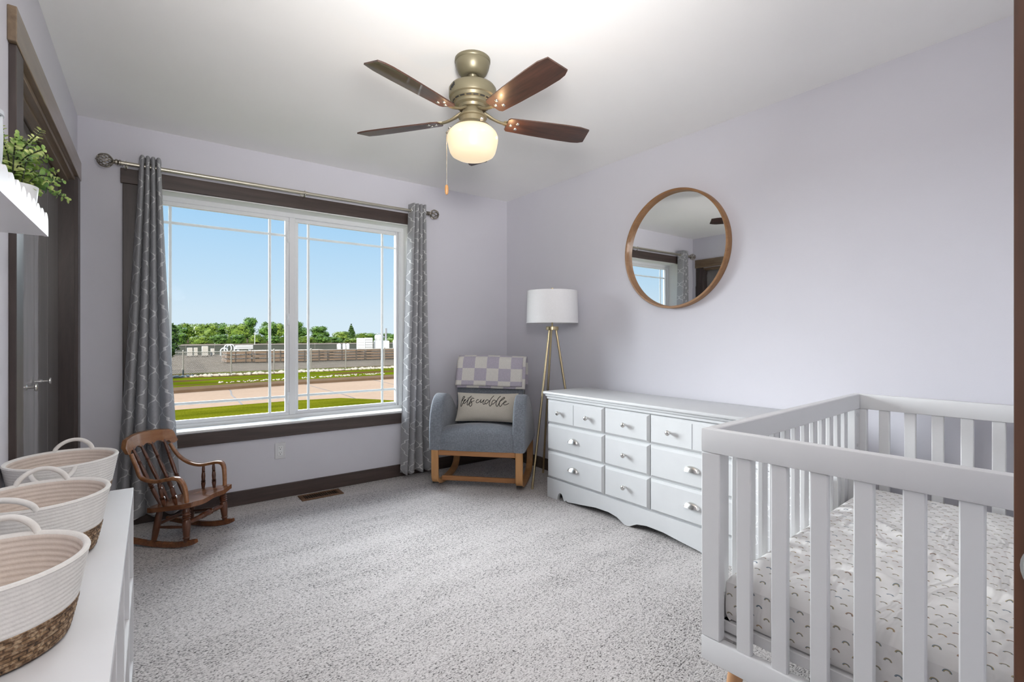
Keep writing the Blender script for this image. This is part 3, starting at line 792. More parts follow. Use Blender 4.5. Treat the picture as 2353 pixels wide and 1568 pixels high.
L = clen[-1]
o = bk.grid(lambda u, v: blank(u, v, .012, cut=.965), 30, 44, lambda u, v: (u*.585+.056, (1-v)*L*.965+.065)).build('upper_layer', M['check'], tb, 70)
sm = o.modifiers.new('thickness', 'SOLIDIFY'); sm.thickness = .013; sm.offset = 0
o = MB().grid(lambda u, v: blank(u, v, .0, -BW+.01, .314), 30, 44, lambda u, v: (u*.6+.02, (1-v)*L+.13)).build('lower_layer', M['check'], tb, 70)
sm = o.modifiers.new('thickness', 'SOLIDIFY'); sm.thickness = .012; sm.offset = 0

# ------------------------------------------------------------------ child's wooden rocking chair (x across the front, y backwards)
rk = thing('toy_rocking_chair', "small child's brown wooden rocking chair by the left curtain", 'rocking chair', (.192, 3.200, 0), R(48.24))
RW = .300
def spindle(a, b, prof, name='spindle', mat='maple_z', par=rk):
    a = Vector(a); b = Vector(b); d = b-a; L = d.length; q = d.to_track_quat('Z', 'Y').to_matrix().to_4x4()
    MB().lathe([(r, t*L) for t, r in prof], 14, Matrix.Translation(a) @ q).build(name, M[mat], par, 50)
TURN = [(0, .0075), (.08, .009), (.18, .011), (.26, .012), (.275, .009), (.29, .0135), (.305, .009), (.32, .0135), (.335, .009), (.35, .0135), (.365, .009), (.40, .0095), (.52, .011), (.66, .0095), (.69, .0075), (.705, .0105), (.72, .0075), (.735, .0105), (.75, .0075), (.80, .009), (.92, .0075), (1, .0055)]
LEG = [(0, .013), (.10, .0145), (.13, .019), (.16, .0145), (.20, .0165), (.45, .0205), (.60, .0195), (.63, .015), (.66, .0215), (.69, .016), (.72, .022), (.75, .0165), (.78, .022), (.82, .017), (.86, .022), (.90, .017), (1, .015)]
# seat: scooped plank sloping down to the back
def seatgrid(u, v, side):
    x = lerp(-.036, RW+.036, u); x = lerp(x, .5*RW+(x-.5*RW)*.90, v); x = .5*RW+(x-.5*RW)*(1-.10*max(0, abs(2*v-1)-.72)/.28)
    y = lerp(-.035, .235, v) - .014*math.sin(PI*u)*(1-v)
    z = lerp(.252, .212, v) - .010*math.sin(PI*u)*math.sin(PI*min(1, v*1.15)) + .004*math.cos(4*PI*u)*(1-v)
    ed = min(1, min(u, 1-u, v, 1-v)/.06); th = .030
    return Vector((x, y, z if side else z-th*(.85+.15*ed)))
sb = MB()
for sd in (1, 0): sb.grid(lambda u, v, sd=sd: seatgrid(u, v, sd), 28, 20)
n1 = 29
bmv = list(sb.bm.verts); top = bmv[:29*21]; bot = bmv[29*21:]
bi = [i for i in range(29)]+[29*j+28 for j in range(1, 21)]+[29*20+i for i in range(27, -1, -1)]+[29*j for j in range(19, 0, -1)]
for a, b in zip(bi, bi[1:]+bi[:1]): sb.bm.faces.new((top[a], top[b], bot[b], bot[a]))
sb.build('seat', M['maple_y'], rk, 50)
for x in (.0, RW):
    s = -1 if x == 0 else 1
    spindle((x+s*.006, .0, .036), (x-s*.004, .01, .226), LEG, 'leg')
    spindle((x-s*.012, .205, .030), (x-s*.030, .185, .195), [(0, .013), (.3, .017), (.7, .018), (1, .014)], 'leg')
    # rocker runner
    pts = [(x+s*.004, y, .017+(1.0 if y < .11 else .40)*(y-.11)**2) for y in [-.055+i*.0285 for i in range(16)]]
    MB().sweep(pts, .022, [.020]+[.030]*14+[.020], (1, 0, 0)).build('rocker', M['maple'], rk, 40)
    spindle((x, .01, .115), (x-s*.022, .195, .100), [(0, .006), (.5, .009), (1, .006)], 'stretcher')
    # arm: swoops down from the crest then forward and over to the seat front
    ax = x+s*.020
    ap = smoothpath([(x-s*.012, .340, .502), (x-s*.002, .298, .432), (ax, .250, .383), (ax+s*.004, .175, .366), (ax+s*.006, .11, .376), (ax+s*.004, .055, .386), (ax, .022, .372), (x+s*.010, .006, .325), (x+s*.004, .0, .250)], 5)
    wd = [lerp(.018, .026, min(1, i/14)) if i < 22 else lerp(.034, .020, (i-22)/(len(ap)-23)) for i in range(len(ap))]
    MB().sweep([tuple(p) for p in ap], wd, .017, (1, 0, 0)).build('arm', M['crest'], rk, 50)
    spindle((x, .135, .228), (ax+s*.002, .150, .366), TURN)
    spindle((x, .065, .236), (ax+s*.002, .085, .374), TURN)
spindle((.008, .004, .135), (RW-.008, .004, .135), [(0, .007), (.12, .012), (.25, .014), (.34, .011), (.36, .016), (.39, .011), (.42, .017), (.5, .014), (.58, .017), (.61, .011), (.64, .016), (.66, .011), (.75, .014), (.88, .012), (1, .007)], 'stretcher')
spindle((.020, .198, .112), (RW-.020, .198, .112), [(0, .007), (.5, .010), (1, .007)], 'stretcher')
# crest rail: curved board with scalloped lower edge
CRW = .178; ccx = RW/2
NB = 40; ringsC = []
for i in range(NB+1):
    a = i/NB*2-1
    x = ccx+a*CRW; y = .368-.046*a*a; ht = .604-.020*a*a-(.035*max(0, (abs(a)-.88)/.12)**2)
    lo = .527 + .010*abs(math.sin(2.5*PI*(a+1)/2*1.0)) - .0*a
    lo = .516+.019*abs(math.sin(PI*(a+1)/2*5/1))*(1 if abs(a) < .8 else .3) - .030*max(0, abs(a)-.62)/.38 + (.03*max(0, (abs(a)-.86)/.14)**1.5)
    th = .011
    ringsC.append([Vector((x, y-th+.010, lo)), Vector((x, y+th+.010, lo)), Vector((x, y+th+.030, ht-.006)), Vector((x, y+.030, ht)), Vector((x, y-th+.024, ht-.006))])
cr = MB(); cr.rings(ringsC); cr.build('crest_rail', M['crest'], rk, 50)
for k in range(4):
    t = (k+.5)/4; xb = lerp(.035, RW-.035, t); xt = lerp(.0, RW, t); a = (xt-ccx)/CRW
    spindle((xb, .212, .212), (xt, .380-.046*a*a, .540), TURN)

# ------------------------------------------------------------------ crib with its mattress (x away from the camera, y toward the window)
cb = thing('crib', 'white slatted baby crib with wooden legs at the right', 'crib', (1.292, .814, 0), R(2.976))
CLn, CW, CH = 1.37, .705, .889
tr = MB()
tr.box((0, -CW, CH-.067), (.032, 0, CH), .004, seg=2).box((CLn-.032, -CW, CH-.067), (CLn, 0, CH), .004, seg=2).box((.032, -.032, CH-.067), (CLn-.032, 0, CH), .003).box((.032, -CW, CH-.067), (CLn-.032, -CW+.032, CH), .003)
tr.build('top_rail', M['white_crib'], cb, 40)
lr = MB(); lr.box((0, -CW, .224), (.030, 0, .292), .004, seg=2).box((CLn-.030, -CW, .224), (CLn, 0, .292), .004, seg=2).box((.030, -.030, .224), (CLn-.030, 0, .292), .003).box((.030, -CW, .224), (CLn-.030, -CW+.030, .292), .003)
lr.build('bottom_rail', M['white_crib'], cb, 40)
for x0 in (.001, CLn-.031):
    for y0 in (-.0555, -CW+.0005):
        MB().box((x0, y0, .292), (x0+.030, y0+.055, CH-.067), .003).build('corner_post', M['white_crib'], cb, 40)
for x0, wi in ((.032, .030), (CLn-.096, .064)):
    for y0 in (-.030, -CW+.001):
        MB().box((x0, y0, .292), (x0+wi, y0+.029, CH-.067), .002).build('inner_post', M['white_crib'], cb, 40)
for x0 in (.006, CLn-.024):
    for k in range(6):
        s = .100+.0914*k
        MB().box((x0, -s-.040, .290), (x0+.018, -s, CH-.066), .003).build('slat', M['white_crib'], cb, 40)
NS = 13
for y0 in (-.024, -CW+.006):
    for k in range(NS):
        x = .100+.090*k
        MB().box((x-.020, y0, .290), (x+.020, y0+.018, CH-.066), .003).build('slat', M['white_crib'], cb, 40)
for z in (CH-.09, .66):
    for x in (CLn-.034,):
        m = Matrix.Translation((CLn-.068, -.0305, z)) @ Matrix.Rotation(PI/2, 4, 'X')
        MB().lathe([(.007, 0), (.007, .002), (.003, .003), (.001, .002)], 14, m).build('bolt', M['nickel'], cb, 40)
for (x, y, dx, dy) in ((.075, -.075, -.03, .03), (.075, -CW+.075, -.03, -.03), (CLn-.075, -.075, .03, .03), (CLn-.075, -CW+.075, .03, -.03)):
    MB().cyl((x+dx, y+dy, 0), (x, y, .232), .013, .023, 24).build('leg', M['beech'], cb, 40)
sp = MB().box((.05, -CW+.04, .318), (CLn-.05, -CW+.062, .336), .002).box((.05, -.062, .318), (CLn-.05, -.04, .336), .002)
sp.box((.045, -CW+.04, .306), (.07, -.04, .336), .002).box((CLn-.07, -CW+.04, .306), (CLn-.045, -.04, .336), .002)
for k in range(9): sp.box((.12+k*.14, -CW+.05, .322), (.14+k*.14, -.05, .332))
sp.build('mattress_support', M['white_crib'], cb, 30)
br_ = MB().prism([(0, .30), (.12, .30), (.12, .33), (.09, .36), (.05, .40), (.0, .42)], Matrix.Translation((.036, -.034, 0)) @ Matrix.Rotation(PI/2, 4, 'X'), .004)
br_.box((.034, -.10, .296), (.15, -.036, .300)).box((.05, -.08, .238), (.22, -.04, .242))
br_.build('support_bracket', M['white_crib'], cb, 0)
CM = Matrix.Translation((1.292, .814, 0)) @ Matrix.Rotation(R(2.976), 4, 'Z')
mt = thing('crib_mattress', 'crib mattress in a fitted sheet printed with little rainbows', 'mattress', CM @ Vector((0, 0, 0)), R(2.976))
X0, X1, Y0, Y1, Z0, Z1 = .050, CLn-.052, -CW+.050, -.050, .339, .478
def super_sheet():
    mb = MB(); NU, NV = 120, 64
    prof = [(0.0, Z0+.004), (.0, Z0+.05), (.002, Z1-.05), (.008, Z1-.022), (.022, Z1-.006), (.05, Z1)]
    def top(u, v):
        x = lerp(X0, X1, u); y = lerp(Y1, Y0, v); e = min(x-X0, X1-x, y-Y0, Y1-y)
        z = Z1-(.030*max(0, 1-e/.035)**2.4)
        wv = noise.noise(Vector((x*5+y*4, y*2.2-x*1.5, 0)))*.007+noise.noise(Vector((x*14+y*9, y*5, 3)))*.0025
        fold = 0
        for (fx, fy, ang, wd) in ((.55, -.42, 62, .02), (.32, -.40, 80, .016), (.75, -.30, 48, .018), (.45, -.58, 70, .015), (.25, -.22, 120, .018)):
            dx, dy = x-fx, y-fy; c, s_ = math.cos(R(ang)), math.sin(R(ang)); a, b = dx*c+dy*s_, -dx*s_+dy*c
            fold += .014*math.exp(-(b/wd)**2)*math.exp(-(a/.22)**2)
        return Vector((x, y, z+(wv+fold)*min(1, e/.05)))
    mb.grid(top, NU, NV, lambda u, v: (lerp(Y0, Y1, 1-v), lerp(X0, X1, u)))
    # sides drop from the rounded edge
    def side(p, q, uvf, ax):
        def fn(u, v):
            a = p.lerp(q, u); k = v
            inset = -.004*math.sin(PI*k)+.010*max(0, k-.85)/.15
            n = Vector(ax)
            return Vector((a.x, a.y, lerp(Z1-.030, Z0, k)))-n*inset+n*(.003*noise.noise(Vector((a.x*9, a.y*9, k*2))))*math.sin(PI*k)
        mb.grid(fn, 60, 10, uvf)
    A, B, C_, D = Vector((X0, Y1, 0)), Vector((X0, Y0, 0)), Vector((X1, Y0, 0)), Vector((X1, Y1, 0))
    side(A, B, lambda u, v: (lerp(Y1, Y0, u), X0-v*.12), (-1, 0, 0)); side(B, C_, lambda u, v: (Y0-v*.12, lerp(X0, X1, u)), (0, -1, 0))
    side(C_, D, lambda u, v: (lerp(Y0, Y1, u), X1+v*.12), (1, 0, 0)); side(D, A, lambda u, v: (Y1+v*.12, lerp(X1, X0, u)), (0, 1, 0))
    mb.box((X0+.012, Y0+.012, Z0), (X1-.012, Y1-.012, Z0+.02))
    return mb
super_sheet().build('fitted_sheet', M['sheet'], mt, 80, fixn=True)

# pale storage hamper in the gap between crib and dresser
hp = thing('storage_hamper', 'white line-print hamper in the gap between crib and dresser', 'hamper', (2.50, 1.062, 0), R(2))
MB().box((-.21, -.128, 0), (.21, .128, .535), .012, seg=2).build('body', M['hamper'], hp, 40)
MB().box((-.214, -.132, .535), (.214, .132, .558), .006, seg=2).build('lid', M['white'], hp, 40)

# ------------------------------------------------------------------ cube shelf along the left wall, with rope baskets
cs = thing('cube_shelf', 'low white cube shelf along the left wall under the baskets', 'shelf', (XL, YW, 0), LWA)
S1, S0 = -1.667, -2.937; FN = .300; T0 = .634
MB().box((.004, S0, T0-.022), (FN, S1, T0), .001).build('top_board', M['white'], cs, 0)
for z in (.315, .030): MB().box((.004, S0+.018, z), (FN-.001, S1-.018, z+.018), .0008).build('shelf_board', M['white'], cs, 0)
for y in (S1-.018, S0): MB().box((.004, y, 0), (FN, y+.018, T0-.022), .0008).build('side_panel', M['white'], cs, 0)
for k in range(1, 4):
    y = S0+(S1-S0)*k/4
    MB().box((.006, y-.009, .048), (FN-.002, y+.009, .315), .0008).build('divider', M['white'], cs, 0)
    MB().box((.006, y-.009, .333), (FN-.002, y+.009, T0-.022), .0008).build('divider', M['white'], cs, 0)
MB().box((.004, S0+.018, .048), (.008, S1-.018, T0-.022)).build('back_panel', M['white'], cs, 0)
def basket(x, y, rz, label, near=(250, 1)):
    b = thing('rope_basket', label, 'basket', (x, y, T0), rz, 'rope baskets on the cube shelf')
    HB = .142; ZB = .062; sx, sy = 1.0, 1.07
    def rad(z): return .102+.030*(z/HB)**.8
    def coil(z0, z1, n, amp, inner=False):
        pr = []
        for k in range(n):
            for q in (0, .25, .5, .75):
                z = lerp(z0, z1, (k+q)/n); pr.append((rad(z)+amp*math.sin(PI*q)-(.009 if inner else 0), z))
        pr.append((rad(z1)-(.009 if inner else 0), z1)); return pr
    seg = 56
    uvs = lambda i, j: (j/seg*.78, i*.0035)
    MB().lathe([(.001, .002), (.09, .002), (.100, .004)]+coil(.004, ZB, 7, .002), seg, sx=sx, sy=sy, cap=False, uvs=uvs).build('woven_base', M['seagrass'], b, 40)
    MB().lathe(coil(ZB, HB, 10, .0008)+[(rad(HB)+.002, HB+.002), (rad(HB), HB+.006), (rad(HB)-.006, HB+.006), (rad(HB)-.009, HB+.001)], seg, sx=sx, sy=sy, cap=False).build('rope_wall', M['rope'], b, 60)
    MB().lathe(coil(.004, HB+.001, 14, -.0016, True)[::-1]+[(.09, .004), (.001, .004)], seg, sx=sx, sy=sy, cap=False).build('lining', M['lining'], b, 60)
    for ang, up in ((90, 1), near):
        pts = []
        for i in range(23):
            t = i/22; a = R(ang)+R(22)*(t*2-1); rr = rad(HB)-.003+(.010 if up > 0 else .030)*math.sin(PI*t)
            pts.append((rr*math.cos(a)*sx, rr*math.sin(a)*sy, HB+.001+up*.034*math.sin(PI*t)**.6))
        MB().tube(pts, .0062, 8).build('handle', M['rope'], b, 60)
    return b
basket(-.210, 1.172, 0, 'cream rope basket nearest the camera on the cube shelf', (243, 1))
basket(-.199, 1.606, R(4), 'cream rope basket between the other two on the shelf')
basket(-.197, 2.035, R(-6), 'cream rope basket at the closet end of the shelf', (272, -1))

# ------------------------------------------------------------------ scalloped wall shelf with a potted plant and a fluted vase
SH0, SH1, SHZ = -2.75, -2.035, 1.418; SD = .123
ws = thing('picket_wall_shelf', 'white wall shelf with a scalloped picket front edge', 'shelf', (XL, YW, 0), LWA)
MB().box((0, SH0, SHZ), (SD, SH1, SHZ+.012), .001).build('shelf_board', M['shelf'], ws, 0)
MB().box((0, SH0, SHZ+.012), (.012, SH1, SHZ+.09), .001).build('back_rail', M['shelf'], ws, 0)
def picket(n, L, h):
    p = [(0, 0), (L, 0)]; w_ = L/n
    for k in range(n)[::-1]:
        for i in range(11):
            t = 1-i/10; p.append(((k+.02+t*.96)*w_, h*.50+h*.50*math.sin(PI*(.05+.90*t))**.5))
    return p
mP = Matrix(((0, 0, 1, SD), (1, 0, 0, SH0), (0, 1, 0, SHZ-.001), (0, 0, 0, 1)))
MB().prism(picket(13, SH1-SH0, .058), mP, .008).build('picket_front', M['shelf'], ws, 0)
MB().box((.012, SH1-.010, SHZ+.012), (SD, SH1, SHZ+.035), .001).build('end_rail', M['shelf'], ws, 0)
LM = Matrix.Translation((XL, YW, 0)) @ Matrix.Rotation(LWA, 4, 'Z')
pp = LM @ Vector((.078, -2.125, SHZ+.012))
pl = thing('potted_eucalyptus', 'small artificial eucalyptus plant in a white pot on the wall shelf', 'plant', pp)
MB().lathe([(.001, 0), (.036, 0), (.038, .003), (.046, .085), (.047, .092), (.044, .092), (.040, .075), (.001, .075)], 36).build('pot', M['pot'], pl, 40)
def sprig(tip, n, size, seed):
    rnd = random.Random(seed)
    b = Vector((rnd.uniform(-.015, .015), rnd.uniform(-.015, .015), .070)); t = Vector(tip)
    mid = b.lerp(t, .45)+Vector((0, 0, .03)); path = smoothpath([b, mid, t], 8)
    so = MB().tube(path, [.0016]*len(path), 5).build('stem', M['stem'], pl, 40)
    lf = MB()
    for i in range(n):
        k = .22+.78*i/(n-1); p = path[int(k*(len(path)-1))]; d = (path[min(len(path)-1, int(k*(len(path)-1))+1)]-path[max(0, int(k*(len(path)-1))-1)]).normalized()
        s = size*(1.15-.62*k)
        base = rnd.uniform(0, PI)+i*PI/2
        for sg in (0, PI):
            u = d.cross(Vector((0, 0, 1))).normalized(); v = d.cross(u).normalized()
            out = (u*math.cos(base+sg)+v*math.sin(base+sg)+d*.35+Vector((0, 0, .15))).normalized(); nn = out.cross(d).normalized(); up_ = nn.cross(out).normalized()
            up_ = (up_+nn*rnd.uniform(-.5, .5)).normalized(); nn = out.cross(up_).normalized()
            L_ = s*rnd.uniform(.85, 1.15); W_ = L_*.40
            rim = []
            for q in range(10):
                a = 2*PI*q/10; rr = Vector((.5-.5*math.cos(a), math.sin(a)))
                rim.append(p+out*(L_*rr.x)+nn*(W_*rr.y*(1.05-.25*rr.x))+up_*(-.10*L_*(rr.x**2)+.12*L_*abs(rr.y)))
            c = lf.bm.verts.new(p+out*L_*.5); rv = [lf.bm.verts.new(x) for x in rim]
            for q in range(10): lf.bm.faces.new((c, rv[q], rv[(q+1) % 10]))
    lf.build('leaves', M['leaf_house'], so, 60, fixn=False)
tips = [((.035, .075, .205), 8), ((.01, .03, .245), 8), ((-.02, -.03, .25), 8), ((.055, -.06, .225), 8), ((.075, .135, .155), 8), ((.10, .16, .12), 8), ((.02, .13, .17), 8), ((-.03, .07, .21), 7), ((.085, .03, .165), 7), ((.075, -.10, .18), 7), ((.03, -.12, .20), 7), ((.10, .085, .10), 7), ((.06, -.02, .26), 8), ((-.01, -.10, .215), 7), ((.105, -.04, .12), 6)]
tips += [((.045, .10, .235), 9), ((.02, -.01, .225), 9), ((.065, .05, .205), 9), ((.03, .165, .13), 9), ((-.03, .02, .20), 8)]
for i, (tp, n) in enumerate(tips): sprig((tp[0]*.9, tp[1]*1.05, tp[2]*.9), n+5, .020, 40+i)
vp = LM @ Vector((.070, -2.452, SHZ+.012))
vs = thing('fluted_vase', 'pale fluted vase at the near end of the wall shelf', 'vase', vp)
rs = []
for z, r in ((0, .036), (.002, .038), (.04, .043), (.075, .046), (.11, .047), (.15, .046), (.155, .043), (.155, .040), (.03, .036), (.03, .002)):
    rs.append([Vector(((r+(.0024*math.cos(18*2*PI*j/108) if .01 < z and r > .041 else 0))*math.cos(2*PI*j/108), (r+(.0024*math.cos(18*2*PI*j/108) if .01 < z and r > .041 else 0))*math.sin(2*PI*j/108), z)) for j in range(108)])
v_ = MB(); v_.rings(rs); v_.build('body', M['flute'], vs, 50)
MB().lathe([(.0475, .150), (.050, .152), (.050, .160), (.044, .161), (.042, .156)], 60, cap=False).build('rim', M['flute'], vs, 40)

# ------------------------------------------------------------------ outdoors
ZG = -.9
rf = MB().prism([(-8.5, 2.62), (4.35, 2.62), (4.35, 2.72), (1.4, 6.75), (-8.5, 2.9)], Matrix(((0, 0, 1, -9), (1, 0, 0, 0), (0, 1, 0, 0), (0, 0, 0, 1))), 10.6)
rf.prism([(-8.5, 2.62), (4.35, 2.62), (4.35, 2.72), (1.4, 6.1), (-8.5, 2.9)], Matrix(((0, 0, 1, 1.6), (1, 0, 0, 0), (0, 1, 0, 0), (0, 0, 0, 1))), 10)
struct(rf.build('roof', M['curb'], None, 0))
def ground(name, poly, mat, z, th=.1):
    o = MB().prism(poly, Matrix.Translation((0, 0, z-th)), th).build(name, mat, None, 0); return struct(o)
ground('lawn', [(-30, YW+.3), (40, YW+.3), (40, 4.6), (12, 5.5), (9.0, 9.2), (7.2, 12.6), (5.9, 15.0), (5.1, 16.05), (3.6, 16.28), (.6, 16.1), (-30, 14.9)], M['lawn'], ZG+.05, .15)
ground('road', [(-40, 4.2), (60, 4.2), (60, 25), (5, 22.0), (.8, 21.25), (-40, 16)], M['road'], ZG, .1)
ground('curb', [(-40, 16.0), (.8, 21.25), (5, 22.0), (60, 25.0), (60, 26.3), (5, 23.25), (.87, 22.55), (-40, 17.4)], M['curb'], ZG+.10, .2)
ground('verge', [(-40, 17.4), (.87, 22.55), (5, 23.25), (60, 26.3), (60, 33), (-40, 29)], M['verge'], ZG+.09, .2)
ground('ground', [(-150, 28.2), (60, 28.9), (320, 30), (320, 172), (-150, 172)], M['yard'], ZG+.05, .2)
ground('field', [(-300, 146), (400, 146), (1200, 1500), (-600, 1500)], M['field'], ZG+.06, .2)
def joint(pts):
    o = MB().tube(smoothpath([(x, y, ZG+.002) for x, y in pts], 5), .028, 6, .12).build('road_joint', M['joint'], None, 0); return struct(o)
joint([(2.55, 22.6), (2.62, 21.2), (2.45, 19.5), (2.42, 18.2), (2.35, 16.3)]); joint([(5.5, 23.2), (5.52, 20), (5.6, 17.5), (5.55, 15.9)]); joint([(8.67, 23.6), (8.45, 19.6)])
# white stones: nobody could count these
rnd = random.Random(5); st = MB()
def stones(x0, x1, ya, yb, n, r0, r1):
    for _ in range(n):
        x = rnd.uniform(x0, x1); y = lerp(ya, yb, (x-x0)/(x1-x0))+rnd.uniform(-.35, .35); r = rnd.uniform(r0, r1)
        st.ball((x, y, ZG+.10), r, 1, sc=(rnd.uniform(.8, 1.4), rnd.uniform(.8, 1.3), rnd.uniform(.6, .9)))
stones(-4, 20, 27.9, 29.0, 620, .06, .14); stones(2.5, 10, 23.7, 24.6, 160, .025, .055)
tag(st.build('stones', M['stone'], None, 60), 'strips of white landscape stones in front of the chain-link fence', 'stones', None, 'stuff')

# near chain-link fence
fz0, fz1 = ZG+.05, .33
fn = thing('chain_link_fence', 'chain-link fence across the road behind the white stones', 'fence', (0, 29.5, 0))
px_ = [-4.7, -1.6, 1.59, 3.69, 5.75, 7.7, 9.68, 12.1, 14.6, 17.2, 20]
for x in px_: MB().cyl((x, 0, fz0), (x, 0, fz1+.06), .035, seg=8).ball((x, 0, fz1+.07), .045, 1).build('post', M['galv'], fn, 40)
MB().cyl((px_[0], 0, fz1), (px_[-1], 0, fz1), .02, seg=8).build('top_rail', M['galv'], fn, 40)
for a, b in zip(px_, px_[1:]):
    wm = MB(); h = fz1-fz0; n = int((b-a+h)/.085)
    for k in range(n):
        for sg in (1, -1):
            xs = a-h+k*.085
            x0, x1 = xs, xs+h; z0, z1 = (fz0, fz1) if sg == 1 else (fz1, fz0)
            t0 = max(0, (a-x0)/h); t1 = min(1, (b-x0)/h)
            if t1 > t0: wm.tube([(lerp(x0, x1, t0), 0, lerp(z0, z1, t0)), (lerp(x0, x1, t1), 0, lerp(z0, z1, t1))], .0055, 3)
    wm.build('wire_mesh', M['galv'], fn, 0)
# far screened fence
ff = thing('screened_fence', 'dark screened fence behind the storage yard', 'fence', (0, 62, 0))
MB().box((-12, 0, ZG+.05), (40, .04, .10)).build('screen', M['far_screen'], ff, 0)
MB().cyl((-12, -.05, .13), (40, -.05, .13), .03, seg=6).build('top_rail', M['galv'], ff, 0)
for k in range(21): MB().cyl((-12+k*2.6, -.06, ZG+.05), (-12+k*2.6, -.06, .20), .03, seg=6).build('post', M['galv'], ff, 0)

# stacks of long timber in the yard
def stack(x0, x1, y, h, label, layers=3):
    s = thing('timber_stack', label, 'timber stack', ((x0+x1)/2, y, ZG+.05), R(2), 'timber stacks in the yard')
    hw = (x1-x0)/2
    for k in range(layers):
        z0 = h*k/layers+.06; z1 = h*(k+1)/layers-.03
        b = MB()
        for q in range(5): b.box((-hw+.05*(q % 2), -1.0+q*.4, z0), (hw-.06*((q+1) % 2), -.62+q*.4, z1), .01)
        b.build('board_layer', M['lumber'], s, 0)
        MB().box((-hw*.8, -1.05, z0-.06), (-hw*.74, 1.0, z0)).box((hw*.74, -1.05, z0-.06), (hw*.8, 1.0, z0)).build('bearer', M['lumber_dark'], s, 0)
    MB().box((-hw*.35, -1.1, 0), (-hw*.30, -1.03, h)).box((hw*.45, -1.1, 0), (hw*.50, -1.03, h)).build('stake', M['lumber_dark'], s, 0)
stack(4.8, 6.50, 42.2, .88, 'small brown timber stack by the arched pipes', 3)
stack(6.58, 8.90, 41.5, .93, 'brown timber stack left of the window mullion', 3)
stack(9.0, 11.7, 41, .93, 'brown timber stack just right of the window mullion', 4)
stack(11.78, 14.7, 41, .90, 'long brown timber stack in front of the paired white tanks', 4)
stack(14.8, 18.4, 41, .92, 'brown timber stack at the right edge of the window', 4)
for k, (x, y, r, hh) in enumerate(((6.5, 57, .30, .76), (6.72, 56, .30, 1.12), (7.02, 56.4, .31, 1.12))):
    o = MB().tube([(-r, 0, 0)]+[(-r*math.cos(PI*i/14), 0, hh-r+r*math.sin(PI*i/14)) for i in range(15)]+[(r, 0, 0)], .06, 8).build('arched_pipe', M['plant_white'], None, 60, loc=(x, y, ZG+.05))
    tag(o, ('low white arched pipe beside the crates', 'tall white arched pipe in front of its twin', 'tall white arched pipe behind its twin')[k], 'pipe', 'arched pipes in the yard')
for k, (x, y, w_, h, lab) in enumerate(((3.55, 56, .42, .86, 'pale crate at the left end of the yard'), (4.05, 56.3, .3, .86, 'small pale crate beside the leftmost one'), (4.78, 56, .5, 1.0, 'tallest pale crate in the yard'), (5.5, 57, .3, .74, 'small white crate beside the arched pipes'))):
    c = thing('crate', lab, 'crate', (x, y, ZG+.05), 0, 'crates in the yard')
    MB().box((-w_/2, -w_/2, .08), (w_/2, w_/2, h), .02).build('box_body', M['concrete_white'], c, 0)
    MB().box((-w_/2, -w_/2, 0), (-w_/2+.08, w_/2, .08)).box((w_/2-.08, -w_/2, 0), (w_/2, w_/2, .08)).build('skid', M['lumber_dark'], c, 0)
pb = thing('pipe_bundle', 'pale bundle of pipes lying behind the timber stacks', 'pipes', (8.3, 57, ZG+.05))
for k in range(6):
    MB().cyl((-.8+.08*(k % 2), -.3+.24*(k % 3), .72+.2*(k//3)), (.75, -.3+.24*(k % 3), .72+.2*(k//3)), .10, seg=12).build('pipe', M['plant_white'], pb, 40)
MB().box((-.6, -.45, 0), (-.5, .4, .62)).box((.45, -.45, 0), (.55, .4, .62)).build('trestle', M['plant_grey'], pb, 0)
lpst = thing('light_pole', 'slim pale light pole in front of the tree line', 'light pole', (12.2, 75, ZG))
MB().cyl((0, 0, 0), (0, 0, 2.4), .05, .035, 8).build('pole', M['plant_white'], lpst, 40)
MB().box((-.12, -.08, 2.36), (.2, .08, 2.46), .02).build('lamp_head', M['plant_white'], lpst, 0)
# white tanks and plant at the right
def tank(x, y, r, h, label):
    s = thing('white_tank', label, 'tank', (x, y, ZG+.05), 0, 'white tanks in the yard')
    MB().lathe([(r*.98, h*.2), (r, h*.23), (r, h*.86), (r*.8, h*.95), (r*.3, h), (.01, h)], 24).build('shell', M['plant_white'], s, 40)
    for k in range(4):
        a = PI/4+k*PI/2; MB().cyl((r*.8*math.cos(a), r*.8*math.sin(a), 0), (r*.8*math.cos(a), r*.8*math.sin(a), h*.3), r*.1, seg=6).build('leg', M['plant_white'], s, 0)
    return s
tank(18.9, 60, .24, 1.08, 'short white tank left of the paired tanks')
tank(19.5, 60, .19, 1.08, 'left one of the two paired small white tanks')
tank(19.95, 60, .19, 1.08, 'right one of the two paired small white tanks')
for k, (x, y, w_, d_, h, lab) in enumerate(((19.35, 54, .72, .8, 1.76, 'white boxy silo unit with a ladder side'), (20.27, 54, .80, .8, 1.78, 'white boxy silo unit next to the ladder one'))):
    s = thing('silo_unit', lab, 'silo', (x, y, ZG+.05), R(-12), 'white silo units in the yard')
    MB().box((-w_/2, -d_/2, .3), (w_/2, d_/2, h), .03).build('body', M['plant_white'], s, 0)
    rb = MB()
    for q in range(5): rb.box((-w_/2-.02, -d_/2-.03, .45+q*.27), (w_/2+.02, -d_/2, .50+q*.27))
    rb.build('rib', M['plant_grey'] if k else M['plant_white'], s, 0)
    for lx in (-w_/2+.06, w_/2-.06):
        for ly in (-d_/2+.06, d_/2-.06): MB().box((lx-.05, ly-.05, 0), (lx+.05, ly+.05, .3)).build('leg', M['plant_white'], s, 0)
bp = thing('batching_plant', 'grey batching plant with a dark chimney at the right of the window', 'plant machinery', (21.5, 53.3, ZG+.05), R(-10))
MB().box((-.78, -.5, .5), (.78, .5, 1.45), .03).build('lower_bin', M['plant_white'], bp, 0)
